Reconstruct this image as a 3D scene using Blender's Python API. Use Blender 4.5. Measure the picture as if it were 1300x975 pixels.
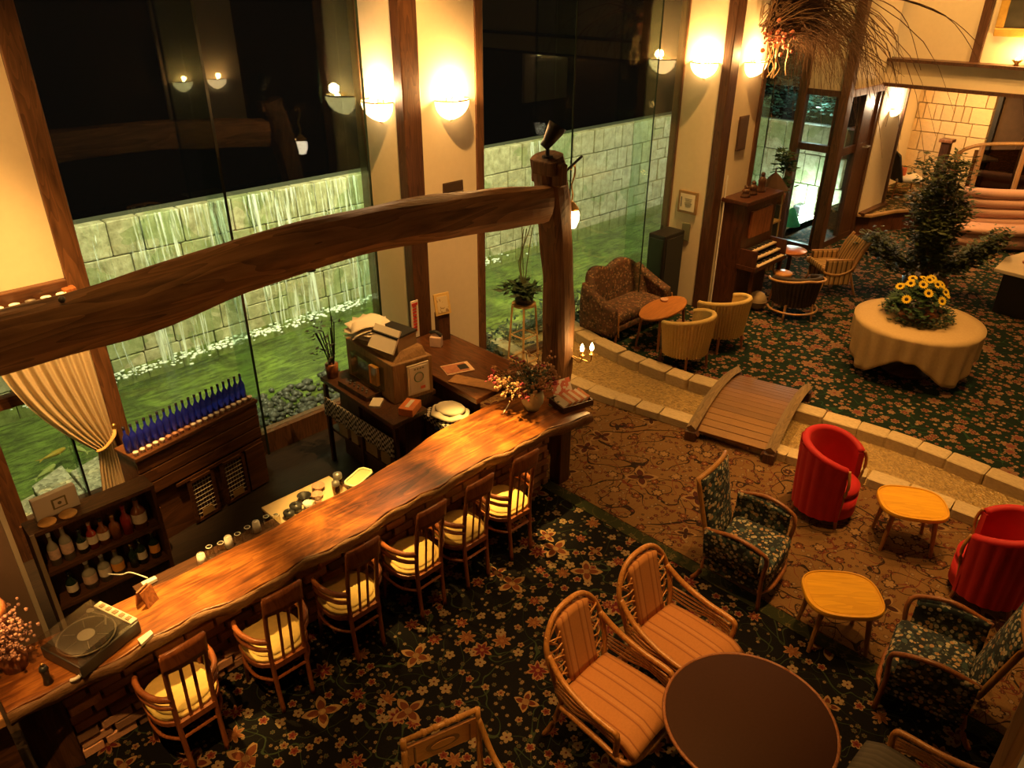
import bpy, bmesh, math, random
from mathutils import Vector, Matrix
random.seed(7)
PI=math.pi
S=bpy.context.scene
for o in list(bpy.data.objects): bpy.data.objects.remove(o)
COL=S.collection
# World frame: X runs along the bar and window wall, Y runs from the lounge towards the pond, Z up. Metres.
# ------------------------------------------------------------------ camera
EYE=Vector((0,0,4.5)); PITCH=math.radians(27.97); ROLL=math.radians(0.31)
cd=bpy.data.cameras.new('camera'); cam=bpy.data.objects.new('camera',cd); COL.objects.link(cam)
cd.sensor_width=36; cd.lens=970/1300*36; cd.clip_start=.05; cd.clip_end=200
fw=Vector((math.cos(PI/4),math.sin(PI/4),0)); rt=Vector((fw.y,-fw.x,0))
fwd=(fw*math.cos(PITCH)+Vector((0,0,-math.sin(PITCH)))); up=rt.cross(fwd)
rt2=rt*math.cos(ROLL)+up*math.sin(ROLL); up2=rt2.cross(fwd)
M=Matrix((rt2,up2,-fwd)).transposed().to_4x4(); M.translation=EYE
cam.matrix_world=M; S.camera=cam
# ------------------------------------------------------------------ view + world
S.view_settings.view_transform='Standard'; S.view_settings.look='None'
S.view_settings.exposure=0.0; S.view_settings.gamma=1; S.view_settings.use_curve_mapping=False
W=bpy.data.worlds.new('night'); S.world=W; W.use_nodes=True
W.node_tree.nodes['Background'].inputs[0].default_value=(.010,.008,.006,1)
W.node_tree.nodes['Background'].inputs[1].default_value=.35
WARM=(1,.49,.125); WARM2=(1,.54,.17); POND=(1,.90,.54)
def two_sided_ior(n,ior):
    bf=n.new('ShaderNodeNewGeometry').outputs['Backfacing']; return n.math('ADD',n.math('MULTIPLY',bf,1/ior-ior),ior)
def light(name,kind,loc,power,color=WARM,size=.1,target=None,angle=60,blend=.6,parent=None,shape=None,sy=None):
    d=bpy.data.lights.new(name,kind); d.energy=power; d.color=color
    if kind=='AREA':
        d.size=size
        if sy: d.shape='RECTANGLE'; d.size_y=sy
    else: d.shadow_soft_size=size
    if kind=='SPOT': d.spot_size=math.radians(angle); d.spot_blend=blend
    o=bpy.data.objects.new(name,d); COL.objects.link(o); o.location=loc
    if target is not None:
        o.rotation_euler=(Vector(target)-Vector(loc)).to_track_quat('-Z','Y').to_euler()
    if parent: o.parent=parent
    return o
# pond flood lights under the eaves outside the glass
for k,(x,p) in enumerate(((1.0,75),(3.4,110),(5.8,130),(8.3,140),(11.2,100),(14.3,60))):
    light('pond_flood','SPOT',(x,7.5,4.7),p*7.5,POND,.12,(x+.2,9.85,.95),100,.6)
# unseen ceiling spots added as warm fill for bar, lounge and hall (x,y,power,angle,aim)
SPOTS=[(1.0,4.25,300,28,(1.0,6.9,2.6)),(1.2,5.3,1500,16,(1.25,6.75,1.25)),(1.9,1.3,230,20,(1.68,2.15,.6)),(.5,-1.0,90,12,(1.33,-.02,3.2)),(-.2,2.2,520,18,(.5,4.25,.35)),(14.0,4.6,260,40,(15.5,4.9,3.4)),(13.6,2.6,260,40,(15.6,3.3,2.6)),(12.6,4.6,160,36,(13.9,6.0,3.4)),(17.3,4.2,0,60,(18.8,5.6,1.4)),(4.0,4.95,620,34,(4.9,6.6,2.0)),(9.0,4.9,420,34,(10.0,6.1,1.6)),
       (4.9,1.9,230,34,(4.9,1.75)),(6.4,1.9,330,34,(6.4,1.6)),(7.9,1.6,330,38,(7.9,1.6)),(3.1,2.6,420,24,(3.15,2.1)),
       (7.5,4.0,120,44,(7.3,4.0)),(9.6,3.0,150,38,(9.9,2.7)),(12.2,4.3,260,50,(12.2,4.2)),(8.4,4.4,330,40,(8.4,4.9)),
       (1.3,3.5,60,40,(1.3,3.4)),(14.2,2.8,300,40,(15.2,3.2,.6)),(4.3,5.6,60,40,(4.2,5.6)),(11.3,1.8,200,50,(11.3,1.8))]
CEIL=6.4
# ------------------------------------------------------------------ node helpers
class NT:
    def __init__(s,name):
        m=bpy.data.materials.new(name); m.use_nodes=True; s.m=m; s.t=m.node_tree; s.n=s.t.nodes; s.l=s.t.links
        s.b=s.n['Principled BSDF']; s.out=s.n['Material Output']
    def new(s,typ,**k):
        n=s.n.new(typ)
        for a,v in k.items(): setattr(n,a,v)
        return n
    def set(s,sock,v):
        if isinstance(v,bpy.types.NodeSocket): s.l.new(v,sock)
        elif v is not None:
            if hasattr(sock.default_value,'__len__') and not hasattr(v,'__len__'): sock.default_value=[v]*len(sock.default_value)
            else: sock.default_value=(tuple(v)+(1,)) if hasattr(sock.default_value,'__len__') and len(sock.default_value)==4 and len(v)==3 else v
    def math(s,op,a,b=None,c=None):
        n=s.new('ShaderNodeMath',operation=op); s.set(n.inputs[0],a)
        if b is not None: s.set(n.inputs[1],b)
        if c is not None: s.set(n.inputs[2],c)
        return n.outputs[0]
    def vmath(s,op,a,b=None):
        n=s.new('ShaderNodeVectorMath',operation=op); s.set(n.inputs[0],a)
        if b is not None: s.set(n.inputs[1],b)
        return n.outputs[0]
    def mix(s,f,a,b):
        n=s.new('ShaderNodeMix',data_type='RGBA'); s.set(n.inputs[0],f); s.set(n.inputs[6],a); s.set(n.inputs[7],b); return n.outputs[2]
    def coord(s,which='Object',scale=None):
        c=s.new('ShaderNodeTexCoord').outputs[which]
        if scale is not None:
            mp=s.new('ShaderNodeMapping'); s.l.new(c,mp.inputs[0]); mp.inputs[3].default_value=scale; c=mp.outputs[0]
        return c
    def noise(s,vec,scale=5,detail=3,rough=.55,dist=0):
        n=s.new('ShaderNodeTexNoise'); s.l.new(vec,n.inputs['Vector']); n.inputs['Scale'].default_value=scale
        n.inputs['Detail'].default_value=detail; n.inputs['Roughness'].default_value=rough; n.inputs['Distortion'].default_value=dist
        return n.outputs[0]
    def ramp(s,f,stops,interp='LINEAR'):
        n=s.new('ShaderNodeValToRGB'); s.l.new(f,n.inputs[0]); e=n.color_ramp.elements; n.color_ramp.interpolation=interp
        while len(e)<len(stops): e.new(.5)
        for i,(p,c) in enumerate(stops): e[i].position=p; e[i].color=tuple(c)+(1,) if len(c)==3 else c
        return n.outputs[0]
    def bump(s,h,strength=.3,dist=.01):
        n=s.new('ShaderNodeBump'); s.l.new(h,n.inputs['Height']); n.inputs['Strength'].default_value=strength; n.inputs['Distance'].default_value=dist
        s.l.new(n.outputs[0],s.b.inputs['Normal']); return n.outputs[0]
    def done(s,col=None,rough=.5,metal=0,spec=None):
        if col is not None: s.set(s.b.inputs['Base Color'],col)
        s.set(s.b.inputs['Roughness'],rough); s.b.inputs['Metallic'].default_value=metal
        if spec is not None: s.b.inputs['Specular IOR Level'].default_value=spec
        return s.m
def plain(name,col,rough=.5,var=.25,scale=9,bump=0,metal=0,stretch=(1,1,1),rnd=0,spec=None,detail=3):
    n=NT(name); c=n.coord('Object',stretch); f=n.noise(c,scale,detail)
    a=[x*(1-var) for x in col]; b=[min(1,x*(1+var)) for x in col]
    k=n.mix(f,a,b)
    if rnd:
        oi=n.new('ShaderNodeObjectInfo').outputs['Random']
        g=n.math('MULTIPLY_ADD',oi,rnd,1-rnd/2)
        k2=n.vmath('SCALE',k); n.l.new(g,k2.node.inputs['Scale']); k=k2
    if bump: n.bump(f,bump)
    return n.done(k,rough,metal,spec)
def wood(name,c1,c2,rough=.4,scale=3,axis=0,contrast=1,ring=14,rnd=0,bump=.08):
    n=NT(name); st=[7,7,7]; st[axis]=.8
    c=n.coord('Object',st); f=n.noise(c,scale,5,.6,.6)
    w=n.math('FRACT',n.math('MULTIPLY',n.noise(c,scale*.35,2,.5,.3),ring))
    f2=n.math('ADD',n.math('MULTIPLY',f,.75),n.math('MULTIPLY',w,.25))
    k=n.ramp(f2,[(.28,c1),(.68,c2)])
    if rnd:
        oi=n.new('ShaderNodeObjectInfo').outputs['Random']
        k2=n.vmath('SCALE',k); n.l.new(n.math('MULTIPLY_ADD',oi,rnd,1-rnd/2),k2.node.inputs['Scale']); k=k2
    n.bump(f2,bump)
    return n.done(k,rough)
def stripes(name,cols,period,axis=0,rough=.85,wob=.0,weave=60):
    n=NT(name); c=n.coord('Object'); sp=n.new('ShaderNodeSeparateXYZ'); n.l.new(c,sp.inputs[0])
    x=n.math('ADD',sp.outputs[axis],n.math('MULTIPLY',n.noise(c,6),wob))
    f=n.math('FRACT',n.math('DIVIDE',x,period))
    st=[(i/len(cols),cc) for i,cc in enumerate(cols)]
    k=n.ramp(f,st,'CONSTANT'); nz=n.noise(c,weave,2)
    k=n.mix(n.math('MULTIPLY',nz,.5),k,[cc*.55 for cc in cols[0]])
    n.bump(nz,.25,.004); return n.done(k,rough)
def emit(name,col,strength,base=None):
    n=NT(name); n.set(n.b.inputs['Emission Color'],col); n.b.inputs['Emission Strength'].default_value=strength
    return n.done(base or col,.4)
def flower(n,c,scale,off,petals,size,a,b,thr,cols,edge,centre,base,dense_rand=.85):
    """lays one layer of woven blossoms over base colour, one per voronoi cell"""
    mp=n.new('ShaderNodeMapping'); n.l.new(c,mp.inputs[0]); mp.inputs[1].default_value=(off,off*.7,0); cc=mp.outputs[0]
    v=n.new('ShaderNodeTexVoronoi',voronoi_dimensions='2D'); n.l.new(cc,v.inputs['Vector']); v.inputs['Scale'].default_value=scale
    v.inputs['Randomness'].default_value=dense_rand
    d=n.vmath('SUBTRACT',cc,v.outputs['Position']); sp=n.new('ShaderNodeSeparateXYZ'); n.l.new(d,sp.inputs[0])
    cr=n.new('ShaderNodeSeparateColor'); n.l.new(v.outputs['Color'],cr.inputs[0])
    r=n.math('MULTIPLY',n.math('POWER',n.math('ADD',n.math('POWER',sp.outputs[0],2.0),n.math('POWER',sp.outputs[1],2.0)),.5),scale)
    ang=n.math('ADD',n.math('ARCTAN2',sp.outputs[1],sp.outputs[0]),n.math('MULTIPLY',cr.outputs[0],6.283))
    pet=n.math('ABSOLUTE',n.math('COSINE',n.math('MULTIPLY',ang,petals/2)))
    if a<.4: pet=n.math('SUBTRACT',1.0,n.math('MULTIPLY',n.math('ARCCOSINE',pet),2/PI))
    lim=n.math('MULTIPLY',n.math('MULTIPLY_ADD',n.math('POWER',pet,.7),b,a),n.math('MULTIPLY_ADD',cr.outputs[1],.5*size,.65*size))
    rel=n.math('DIVIDE',r,lim)
    on=n.math('MULTIPLY',n.math('LESS_THAN',rel,1.0),n.math('GREATER_THAN',cr.outputs[2],thr))
    pc=n.ramp(cr.outputs[1],[(i/len(cols),q) for i,q in enumerate(cols)],'CONSTANT')
    k=n.mix(n.math('GREATER_THAN',rel,.74),pc,edge); k=n.mix(n.math('LESS_THAN',r,size*.2),k,centre)
    return n.mix(on,base,k)
def vines(n,c,scale,width,base,col,off=0):
    mp=n.new('ShaderNodeMapping'); n.l.new(c,mp.inputs[0]); mp.inputs[1].default_value=(off,off,0)
    f=n.noise(mp.outputs[0],scale,1,.3,1.2)
    ln=n.math('LESS_THAN',n.math('ABSOLUTE',n.math('SUBTRACT',f,.5)),width)
    return n.mix(ln,base,col)
def carpet(name,base,base2,vine,layers,nz=120):
    n=NT(name); c=n.coord('Object')
    k=n.mix(n.noise(c,3,3),base,base2)
    for (sc,w,col,off) in vine: k=vines(n,c,sc,w,k,col,off)
    for L in layers: k=flower(n,c,*L[:-3],L[-3],L[-2],L[-1],k)
    f=n.noise(c,nz,2); k=n.mix(n.math('MULTIPLY',f,.45),k,(0.01,.008,.006)); n.bump(f,.4,.006)
    return n.done(k,.95,spec=.1)
# ------------------------------------------------------------------ mesh helpers
class MB:
    def __init__(s): s.v=[]; s.f=[]
    def add(s,vs,fs):
        o=len(s.v); s.v+= [tuple(q) for q in vs]; s.f+=[tuple(i+o for i in q) for q in fs]; return s
    def box(s,c,d,rz=0,m=None):
        x,y,z=(q/2 for q in d); R=m or Matrix.Rotation(rz,3,'Z'); c=Vector(c)
        vs=[c+R@Vector((a*x,b*y,e*z)) for e in(-1,1) for b in(-1,1) for a in(-1,1)]
        return s.add(vs,[(0,2,3,1),(4,5,7,6),(0,1,5,4),(2,6,7,3),(1,3,7,5),(0,4,6,2)])
    def bx(s,x0,x1,y0,y1,z0,z1): return s.box(((x0+x1)/2,(y0+y1)/2,(z0+z1)/2),(x1-x0,y1-y0,z1-z0))
    def tube(s,pts,r,n=8,cap=True,flat=1.0,closed=False):
        pts=[Vector(p) for p in pts]; rs=r if hasattr(r,'__len__') else [r]*len(pts); N=len(pts); ring=[]
        ref=Vector((0,0,1))
        for i,p in enumerate(pts):
            if closed: t=pts[(i+1)%N]-pts[i-1]
            else: t=pts[min(i+1,N-1)]-pts[max(i-1,0)]
            t=t.normalized() if t.length>1e-9 else Vector((0,0,1))
            rf=ref if abs(t.dot(ref))<.97 else Vector((0,1,0))
            a=t.cross(rf).normalized(); b=a.cross(t).normalized()
            ring.append([p+a*rs[i]*math.cos(2*PI*k/n)+b*rs[i]*flat*math.sin(2*PI*k/n) for k in range(n)])
        vs=[q for g in ring for q in g]; fs=[]
        for i in range(N if closed else N-1):
            j=(i+1)%N
            for k in range(n): fs.append((i*n+k,i*n+(k+1)%n,j*n+(k+1)%n,j*n+k))
        if cap and not closed: fs+=[tuple(range(n))[::-1],tuple((N-1)*n+k for k in range(n))]
        return s.add(vs,fs)
    def cyl(s,p0,p1,r0,r1=None,n=12): return s.tube([p0,p1],[r0,r0 if r1 is None else r1],n)
    def lathe(s,prof,c=(0,0,0),n=20,a0=0,a1=2*PI,sx=1,sy=1):
        full=abs(a1-a0-2*PI)<1e-6; m=n if full else n+1; vs=[];fs=[]
        for (r,z) in prof:
            for k in range(m):
                a=a0+(a1-a0)*k/n; vs.append((c[0]+r*sx*math.cos(a),c[1]+r*sy*math.sin(a),c[2]+z))
        P=len(prof)
        for i in range(P-1):
            for k in range(n):
                k2=(k+1)%m; fs.append((i*m+k,i*m+k2,(i+1)*m+k2,(i+1)*m+k))
        return s.add(vs,fs)
    def prism(s,poly,z0,z1):
        n=len(poly); vs=[(x,y,z0) for x,y in poly]+[(x,y,z1) for x,y in poly]
        return s.add(vs,[tuple(range(n))[::-1],tuple(range(n,2*n))]+[(i,(i+1)%n,n+(i+1)%n,n+i) for i in range(n)])
    def grid(s,fn,nu,nv,cu=False):
        vs=[fn(i/nu,j/nv) for j in range(nv+1) for i in range(nu if cu else nu+1)]; w=nu if cu else nu+1; fs=[]
        for j in range(nv):
            for i in range(nu): fs.append((j*w+i,j*w+(i+1)%w,(j+1)*w+(i+1)%w,(j+1)*w+i))
        return s.add(vs,fs)
    def ball(s,c,r,n=10,m=6,sc=(1,1,1)):
        return s.lathe([(max(1e-4,math.sin(PI*i/m))*r,-math.cos(PI*i/m)*r*sc[2]) for i in range(m+1)],c,n,sx=sc[0],sy=sc[1])
    def build(s,name,mat,parent=None,smooth=False,bevel=0,solid=0,loc=None,sub=0):
        me=bpy.data.meshes.new(name); me.from_pydata(s.v,[],s.f)
        bm=bmesh.new(); bm.from_mesh(me); bmesh.ops.recalc_face_normals(bm,faces=bm.faces); bm.to_mesh(me); bm.free()
        if smooth:
            for p in me.polygons: p.use_smooth=True
        me.materials.append(mat); o=bpy.data.objects.new(name,me); COL.objects.link(o)
        if parent is not None: o.parent=parent
        if loc is not None: o.location=loc
        if solid: md=o.modifiers.new('s','SOLIDIFY'); md.thickness=solid; md.offset=0
        if bevel: md=o.modifiers.new('b','BEVEL'); md.width=bevel; md.segments=2; md.limit_method='ANGLE'
        if sub: md=o.modifiers.new('d','SUBSURF'); md.levels=sub; md.render_levels=sub
        return o
def tag(o,label,cat,group=None,kind=None):
    if label: o['label']=label
    if cat: o['category']=cat
    if group: o['group']=group
    if kind: o['kind']=kind
    return o
def thing(name,label,cat,loc=(0,0,0),rz=0,group=None,kind=None):
    o=bpy.data.objects.new(name,None); COL.objects.link(o); o.empty_display_size=.1
    o.location=loc; o.rotation_euler=(0,0,rz); return tag(o,label,cat,group,kind)
def struct(o,label): return tag(o,label,o.name.split('_')[0].split('.')[0],None,'structure')
KIDS={}
def copy_tree(o,parent=None):
    c=o.copy(); COL.objects.link(c)
    if parent is not None: c.parent=parent
    for ch in [q for q in COL.objects if q.parent==o and q.type!='LIGHT']: copy_tree(ch,c)
    return c
def dup(o,loc,rz,label,name=None):
    c=copy_tree(o); c.location=loc; c.rotation_euler=(0,0,rz); c['label']=label; return c
ORD=['first','second','third','fourth','fifth','sixth','seventh','eighth','ninth','tenth','eleventh','twelfth','thirteenth','fourteenth','fifteenth','sixteenth','seventeenth','eighteenth','nineteenth','twentieth','twenty first','twenty second','twenty third','twenty fourth','twenty fifth','twenty sixth','twenty seventh','twenty eighth']
def lerp(a,b,t): return a+(b-a)*t
def arc(c,r,a0,a1,n,z=0,sx=1,sy=1): return [(c[0]+r*sx*math.cos(lerp(a0,a1,i/n)),c[1]+r*sy*math.sin(lerp(a0,a1,i/n)),z) for i in range(n+1)]
def bez(p0,p1,p2,p3,n=12):
    p0,p1,p2,p3=map(Vector,(p0,p1,p2,p3)); return [p0*(1-t)**3+p1*3*t*(1-t)**2+p2*3*t*t*(1-t)+p3*t**3 for t in [i/n for i in range(n+1)]]
def cr(pts,n=6):
    pts=[Vector(p) for p in pts]; out=[]
    for i in range(len(pts)-1):
        a=pts[max(i-1,0)];b=pts[i];c=pts[i+1];d=pts[min(i+2,len(pts)-1)]
        for k in range(n):
            t=k/n; out.append(.5*((2*b)+(c-a)*t+(2*a-5*b+4*c-d)*t*t+(3*b-a-3*c+d)*t**3))
    return out+[pts[-1]]
def leaves(mb,pts,n,size,jit,aspect=.4,droop=.3,rng=random):
    """n small pointed leaves scattered round the given points"""
    for _ in range(n):
        p=Vector(rng.choice(pts))+Vector((rng.gauss(0,jit),rng.gauss(0,jit),rng.gauss(0,jit*.8)))
        a=rng.uniform(0,2*PI); d=Vector((math.cos(a),math.sin(a),rng.uniform(-droop,droop*1.5))).normalized()
        w=d.cross(Vector((rng.gauss(0,.4),rng.gauss(0,.4),1))).normalized(); L=size*rng.uniform(.6,1.3); up=w.cross(d)
        q=p+d*L*.5
        mb.add([p,q+w*L*aspect*.5-up*L*.06,p+d*L,q-w*L*aspect*.5-up*L*.06,q],[(0,1,4),(1,2,4),(2,3,4),(3,0,4)])
# ------------------------------------------------------------------ materials
M_={}
plaster=plain('cream plaster',(.72,.62,.44),.9,.05,14,.06)
darkwood=wood('dark stained wood',(.035,.013,.006),(.11,.045,.018),.45,3,2)
darkwoodx=wood('dark stained wood grain along x',(.035,.013,.006),(.11,.045,.018),.45,3,0)
redwood=wood('red brown wood',(.16,.05,.018),(.36,.13,.045),.35,3,2)
trimwood=wood('window trim wood',(.06,.025,.010),(.17,.075,.03),.5,3,2)
oldbeam=wood('weathered beam wood',(.13,.062,.022),(.40,.20,.08),.65,2.2,0,ring=9,bump=.5)
oldpost=wood('weathered post wood',(.06,.027,.011),(.20,.097,.038),.65,2.2,2,ring=9,bump=.5)
def counter_mat():
    n=NT('polished counter timber'); c=n.coord('Object',(1.1,9,9)); f=n.noise(c,1.6,6,.62,1.2)
    c2=n.coord('Object'); k=n.noise(c2,1.5,4,.55,1.2)
    w=n.math('FRACT',n.math('MULTIPLY',n.noise(n.coord('Object',(.5,4.5,4.5)),1.1,2,.5,.8),11))
    g=n.math('ADD',n.math('MULTIPLY',f,.48),n.math('ADD',n.math('MULTIPLY',w,.07),n.math('MULTIPLY',k,.52)))
    col=n.ramp(g,[(.38,(.03,.008,.003)),(.52,(.17,.052,.011)),(.62,(.36,.13,.026)),(.78,(.50,.21,.05))])
    n.bump(g,.12,.01); n.b.inputs['Coat Weight'].default_value=.35; n.b.inputs['Coat Roughness'].default_value=.22
    return n.done(col,.33)
counterm=counter_mat()
barkm=plain('bark edge',(.20,.10,.04),.6,.6,22,.6,stretch=(1,5,5))
honey=wood('honey yellow wood',(.62,.31,.014),(.78,.42,.022),.3,4,0,ring=6,bump=.03)
brass=plain('aged brass',(.55,.34,.12),.35,.2,20,0,.9)
blackm=plain('matt black',(.012,.011,.010),.5,.3)
greym=plain('grey metal',(.22,.21,.19),.4,.2,10,0,.6)
white=plain('white ceramic',(.8,.77,.7),.3,.05)
paper=plain('off white paper',(.78,.72,.6),.8,.06)
# ================================================================== floors
carp_dark=carpet('dark floral carpet',(.0022,.0022,.003),(.005,.0048,.005),[(2.2,.006,(.03,.045,.025),3),(2.8,.005,(.028,.04,.022),9)],
 [(17,4.2,6,.30,.45,.55,.55,[(.17,.11,.05),(.22,.15,.08),(.04,.05,.03)],(.10,.07,.04),(.03,.015,.01)),
  (8.5,1.7,5,.34,.5,.5,.55,[(.20,.10,.045),(.15,.028,.018),(.24,.17,.09)],(.25,.17,.085),(.08,.012,.01)),
  (4.4,2.3,7,.36,.35,.65,.55,[(.12,.014,.014),(.17,.06,.022),(.10,.012,.015)],(.24,.12,.05),(.22,.09,.03)),
  (2.7,8.1,4,.36,.06,.94,.62,[(.09,.020,.010),(.12,.035,.014)],(.27,.16,.07),(.20,.11,.045))])
carp_brown=carpet('brown floral carpet',(.16,.083,.030),(.24,.135,.05),[(1.7,.009,(.022,.013,.010),1),(2.3,.008,(.03,.016,.012),6),(3.6,.008,(.14,.035,.02),2)],
 [(15,1.2,6,.34,.45,.55,.4,[(.05,.028,.02),(.27,.19,.10),(.10,.02,.015)],(.07,.035,.02),(.25,.15,.08)),
  (6,3.7,6,.36,.5,.5,.6,[(.06,.02,.015),(.16,.05,.02),(.28,.17,.07)],(.04,.02,.015),(.30,.17,.08)),
  (2.2,5.1,4,.36,.06,.94,.6,[(.045,.016,.012),(.07,.02,.015)],(.28,.17,.07),(.03,.012,.01))])
carp_green=carpet('green floral carpet',(.006,.017,.011),(.012,.027,.015),[(3,.012,(.02,.06,.03),4)],
 [(13,2.2,6,.32,.5,.5,.45,[(.30,.17,.09),(.20,.06,.035),(.34,.25,.15)],(.26,.14,.07),(.10,.03,.02)),
  (7,5.7,6,.36,.5,.5,.4,[(.22,.09,.05),(.25,.15,.085),(.14,.04,.028)],(.28,.17,.095),(.30,.13,.06)),
  (3.4,.6,7,.30,.5,.5,.6,[(.20,.065,.04),(.24,.13,.07)],(.27,.16,.09),(.2,.05,.04))])
gravel=NT('golden gravel'); _c=gravel.coord('Object'); _v=gravel.new('ShaderNodeTexVoronoi'); gravel.l.new(_c,_v.inputs['Vector']); _v.inputs['Scale'].default_value=38
_k=gravel.mix(_v.outputs['Color'],(.20,.125,.035),(.50,.34,.12)); gravel.bump(_v.outputs['Distance'],.9,.02); gravel=gravel.done(_k,.35)
boards=wood('dark floorboards',(.010,.007,.005),(.030,.018,.011),.5,3,0)
NEAR=[(6.55,7.0),(6.42,6.0),(6.40,5.23),(6.47,4.62),(6.63,3.8),(6.79,2.69),(6.98,1.99),(7.07,.96),(7.12,0),(7.12,-4)]
FAR=[(7.95,7.0),(7.75,6.3),(7.60,5.5),(7.62,4.4),(7.86,3.2),(8.05,2.0),(8.03,.8),(8.0,0),(8.0,-4)]
near=[(p.x,p.y) for p in cr([(x,y,0) for x,y in NEAR],5)]; far=[(p.x,p.y) for p in cr([(x,y,0) for x,y in FAR],5)]
fl=thing('floor','carpeted lobby floor in dark, brown and green floral zones','floor',kind='structure')
MB().prism([(-2,-4),(4.8,-4),(4.8,4.32),(-2,4.32)],-.1,0).build('carpet_field',carp_dark,fl)['label']='black carpet with red and gold blossoms'
MB().prism([(4.8,-4)]+near[::-1][:-8]+[(6.4,6.35),(4.8,6.35)],-.1,0.004).build('carpet_field',carp_brown,fl)['label']='brown carpet with dark scrolls'
MB().prism([(27,-4),(27,6.6)]+far,-.1,0).build('carpet_field',carp_green,fl)['label']='green carpet with pink blossoms'
MB().prism([(4.66,-4),(4.79,-4),(4.79,4.3),(4.66,4.3)],-.05,.005).build('carpet_border',carpet('olive carpet border',(.018,.024,.010),(.035,.04,.016),[(5,.02,(.06,.055,.02),2)],[(11,2.2,4,.36,.3,.7,.3,[(.05,.06,.02),(.10,.075,.03)],(.07,.06,.025),(.02,.02,.01))]),fl)
MB().prism([(-2,4.32),(4.8,4.32),(4.8,7.05),(-2,7.05)],-.32,-.2).build('bar_floorboards',boards,fl)
MB().prism([(-2,4.30),(4.8,4.30),(4.8,4.36),(-2,4.36)],-.2,-.02).build('floor_step',darkwoodx,fl)
# ---------------- stream channel with kerb stones
kerbm=plain('kerb stone',(.50,.39,.22),.85,.3,9,.35,rnd=.25)
ch=thing('stream_channel','shallow gravel stream curving across the lobby between pale kerb stones','stream',kind='structure')
mid_n=near; MB().prism(near+far[::-1],-.1,.012).build('gravel_bed',gravel,ch)
unit={}
def unit_box(bev,key,mat):
    if key in unit: return unit[key]
    bm=bmesh.new(); bmesh.ops.create_cube(bm,size=1); bmesh.ops.bevel(bm,geom=bm.edges[:],offset=bev,segments=1,affect='EDGES')
    me=bpy.data.meshes.new(key); bm.to_mesh(me); bm.free(); me.materials.append(mat); unit[key]=me; return me
def piece(name,mesh,c,d,parent,rz=0,rx=0,ry=0):
    o=bpy.data.objects.new(name,mesh); COL.objects.link(o); o.location=c; o.scale=d; o.rotation_euler=(rx,ry,rz); o.parent=parent; return o
kb=unit_box(.06,'kerb_stone',kerbm)
def kerb(path,side,w,h,step):
    pts=[Vector((x,y,0)) for x,y in path]; acc=0; L=[0]
    for i in range(1,len(pts)): L.append(L[-1]+(pts[i]-pts[i-1]).length)
    def P(d):
        for i in range(1,len(pts)):
            if L[i]>=d: return pts[i-1].lerp(pts[i],(d-L[i-1])/(L[i]-L[i-1]))
        return pts[-1]
    d=0
    while d<L[-1]-.2:
        st=step*random.uniform(.75,1.25); a=P(d); b=P(min(d+st,L[-1])); t=(b-a); n=Vector((-t.y,t.x,0)).normalized()*side
        c=(a+b)/2+n*w/2; hh=h*random.uniform(.93,1.07)
        if c.y>-1.5: piece('kerb_stone',kb,(c.x,c.y,hh/2),(t.length-.012,w*random.uniform(.93,1.05),hh),ch,math.atan2(t.y,t.x))
        d+=st
kerb(near,1,.20,.10,.36); kerb(far,-1,.22,.15,.40)
# ================================================================== outside: pond, waterfall wall
mossbed=NT('mossy bed with painted ripples'); _c=mossbed.coord('Object'); _f=mossbed.noise(_c,1.0,6,.7,.8); _g=mossbed.noise(mossbed.coord('Object',(1.2,5,1)),3.2,5,.7,.5)
_k=mossbed.ramp(_f,[(.34,(.05,.06,.018)),(.5,(.19,.22,.06)),(.68,(.46,.48,.17))]); _k=mossbed.mix(mossbed.ramp(_g,[(.42,(0,0,0)),(.62,(.9,.9,.9))]),_k,(.03,.028,.012)); mossbed=mossbed.done(_k,.9)  # stretched dark streaks paint the water's ripple tones into the moss colour
def water_mat():
    n=NT('pond water'); n.n.remove(n.b); c=n.coord('Object',(1,1.6,1)); f=n.noise(c,9,4,.6,.6)
    b=n.new('ShaderNodeBump'); n.l.new(f,b.inputs['Height']); b.inputs['Strength'].default_value=.35; b.inputs['Distance'].default_value=.02
    tr=n.new('ShaderNodeBsdfTransparent'); tr.inputs[0].default_value=(.72,.86,.55,1); gl=n.new('ShaderNodeBsdfGlossy'); gl.inputs['Roughness'].default_value=.06
    fr=n.new('ShaderNodeFresnel'); fr.inputs[0].default_value=1.36; n.l.new(b.outputs[0],gl.inputs['Normal']); n.l.new(b.outputs[0],fr.inputs['Normal'])
    m=n.new('ShaderNodeMixShader'); n.l.new(n.math('MULTIPLY_ADD',fr.outputs[0],1.3,.02),m.inputs[0]); n.l.new(tr.outputs[0],m.inputs[1]); n.l.new(gl.outputs[0],m.inputs[2]); n.l.new(m.outputs[0],n.out.inputs[0]); return n.m
watm=water_mat()
pd=thing('pond','green floodlit pond outside the windows','pond',kind='structure')
MB().bx(-2,21,7.3,10.1,-.4,-.25).build('pond_bed',mossbed,pd)
MB().add([(-2,7.75,-.02),(21,7.75,-.02),(21,9.85,-.02),(-2,9.85,-.02)],[(0,1,2,3)]).build('water_surface',watm,pd)
rockm=plain('dark wet rock',(.045,.045,.035),.5,.5,5,.5,rnd=.6)
mb=MB()
ico=unit_box(.25,'pebble',rockm)
for i in range(900):
    x=random.choice((random.uniform(1.9,4.7),random.uniform(6.0,12.0))); y=random.uniform(7.2,7.95) if x<5.5 else random.uniform(6.62,7.3); r=random.uniform(.02,.07)
    mb.ball((x,y,-.06+r*.4+random.uniform(0,.04)),r,5,3,(random.uniform(.7,1.4),random.uniform(.7,1.3),.6))
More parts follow.
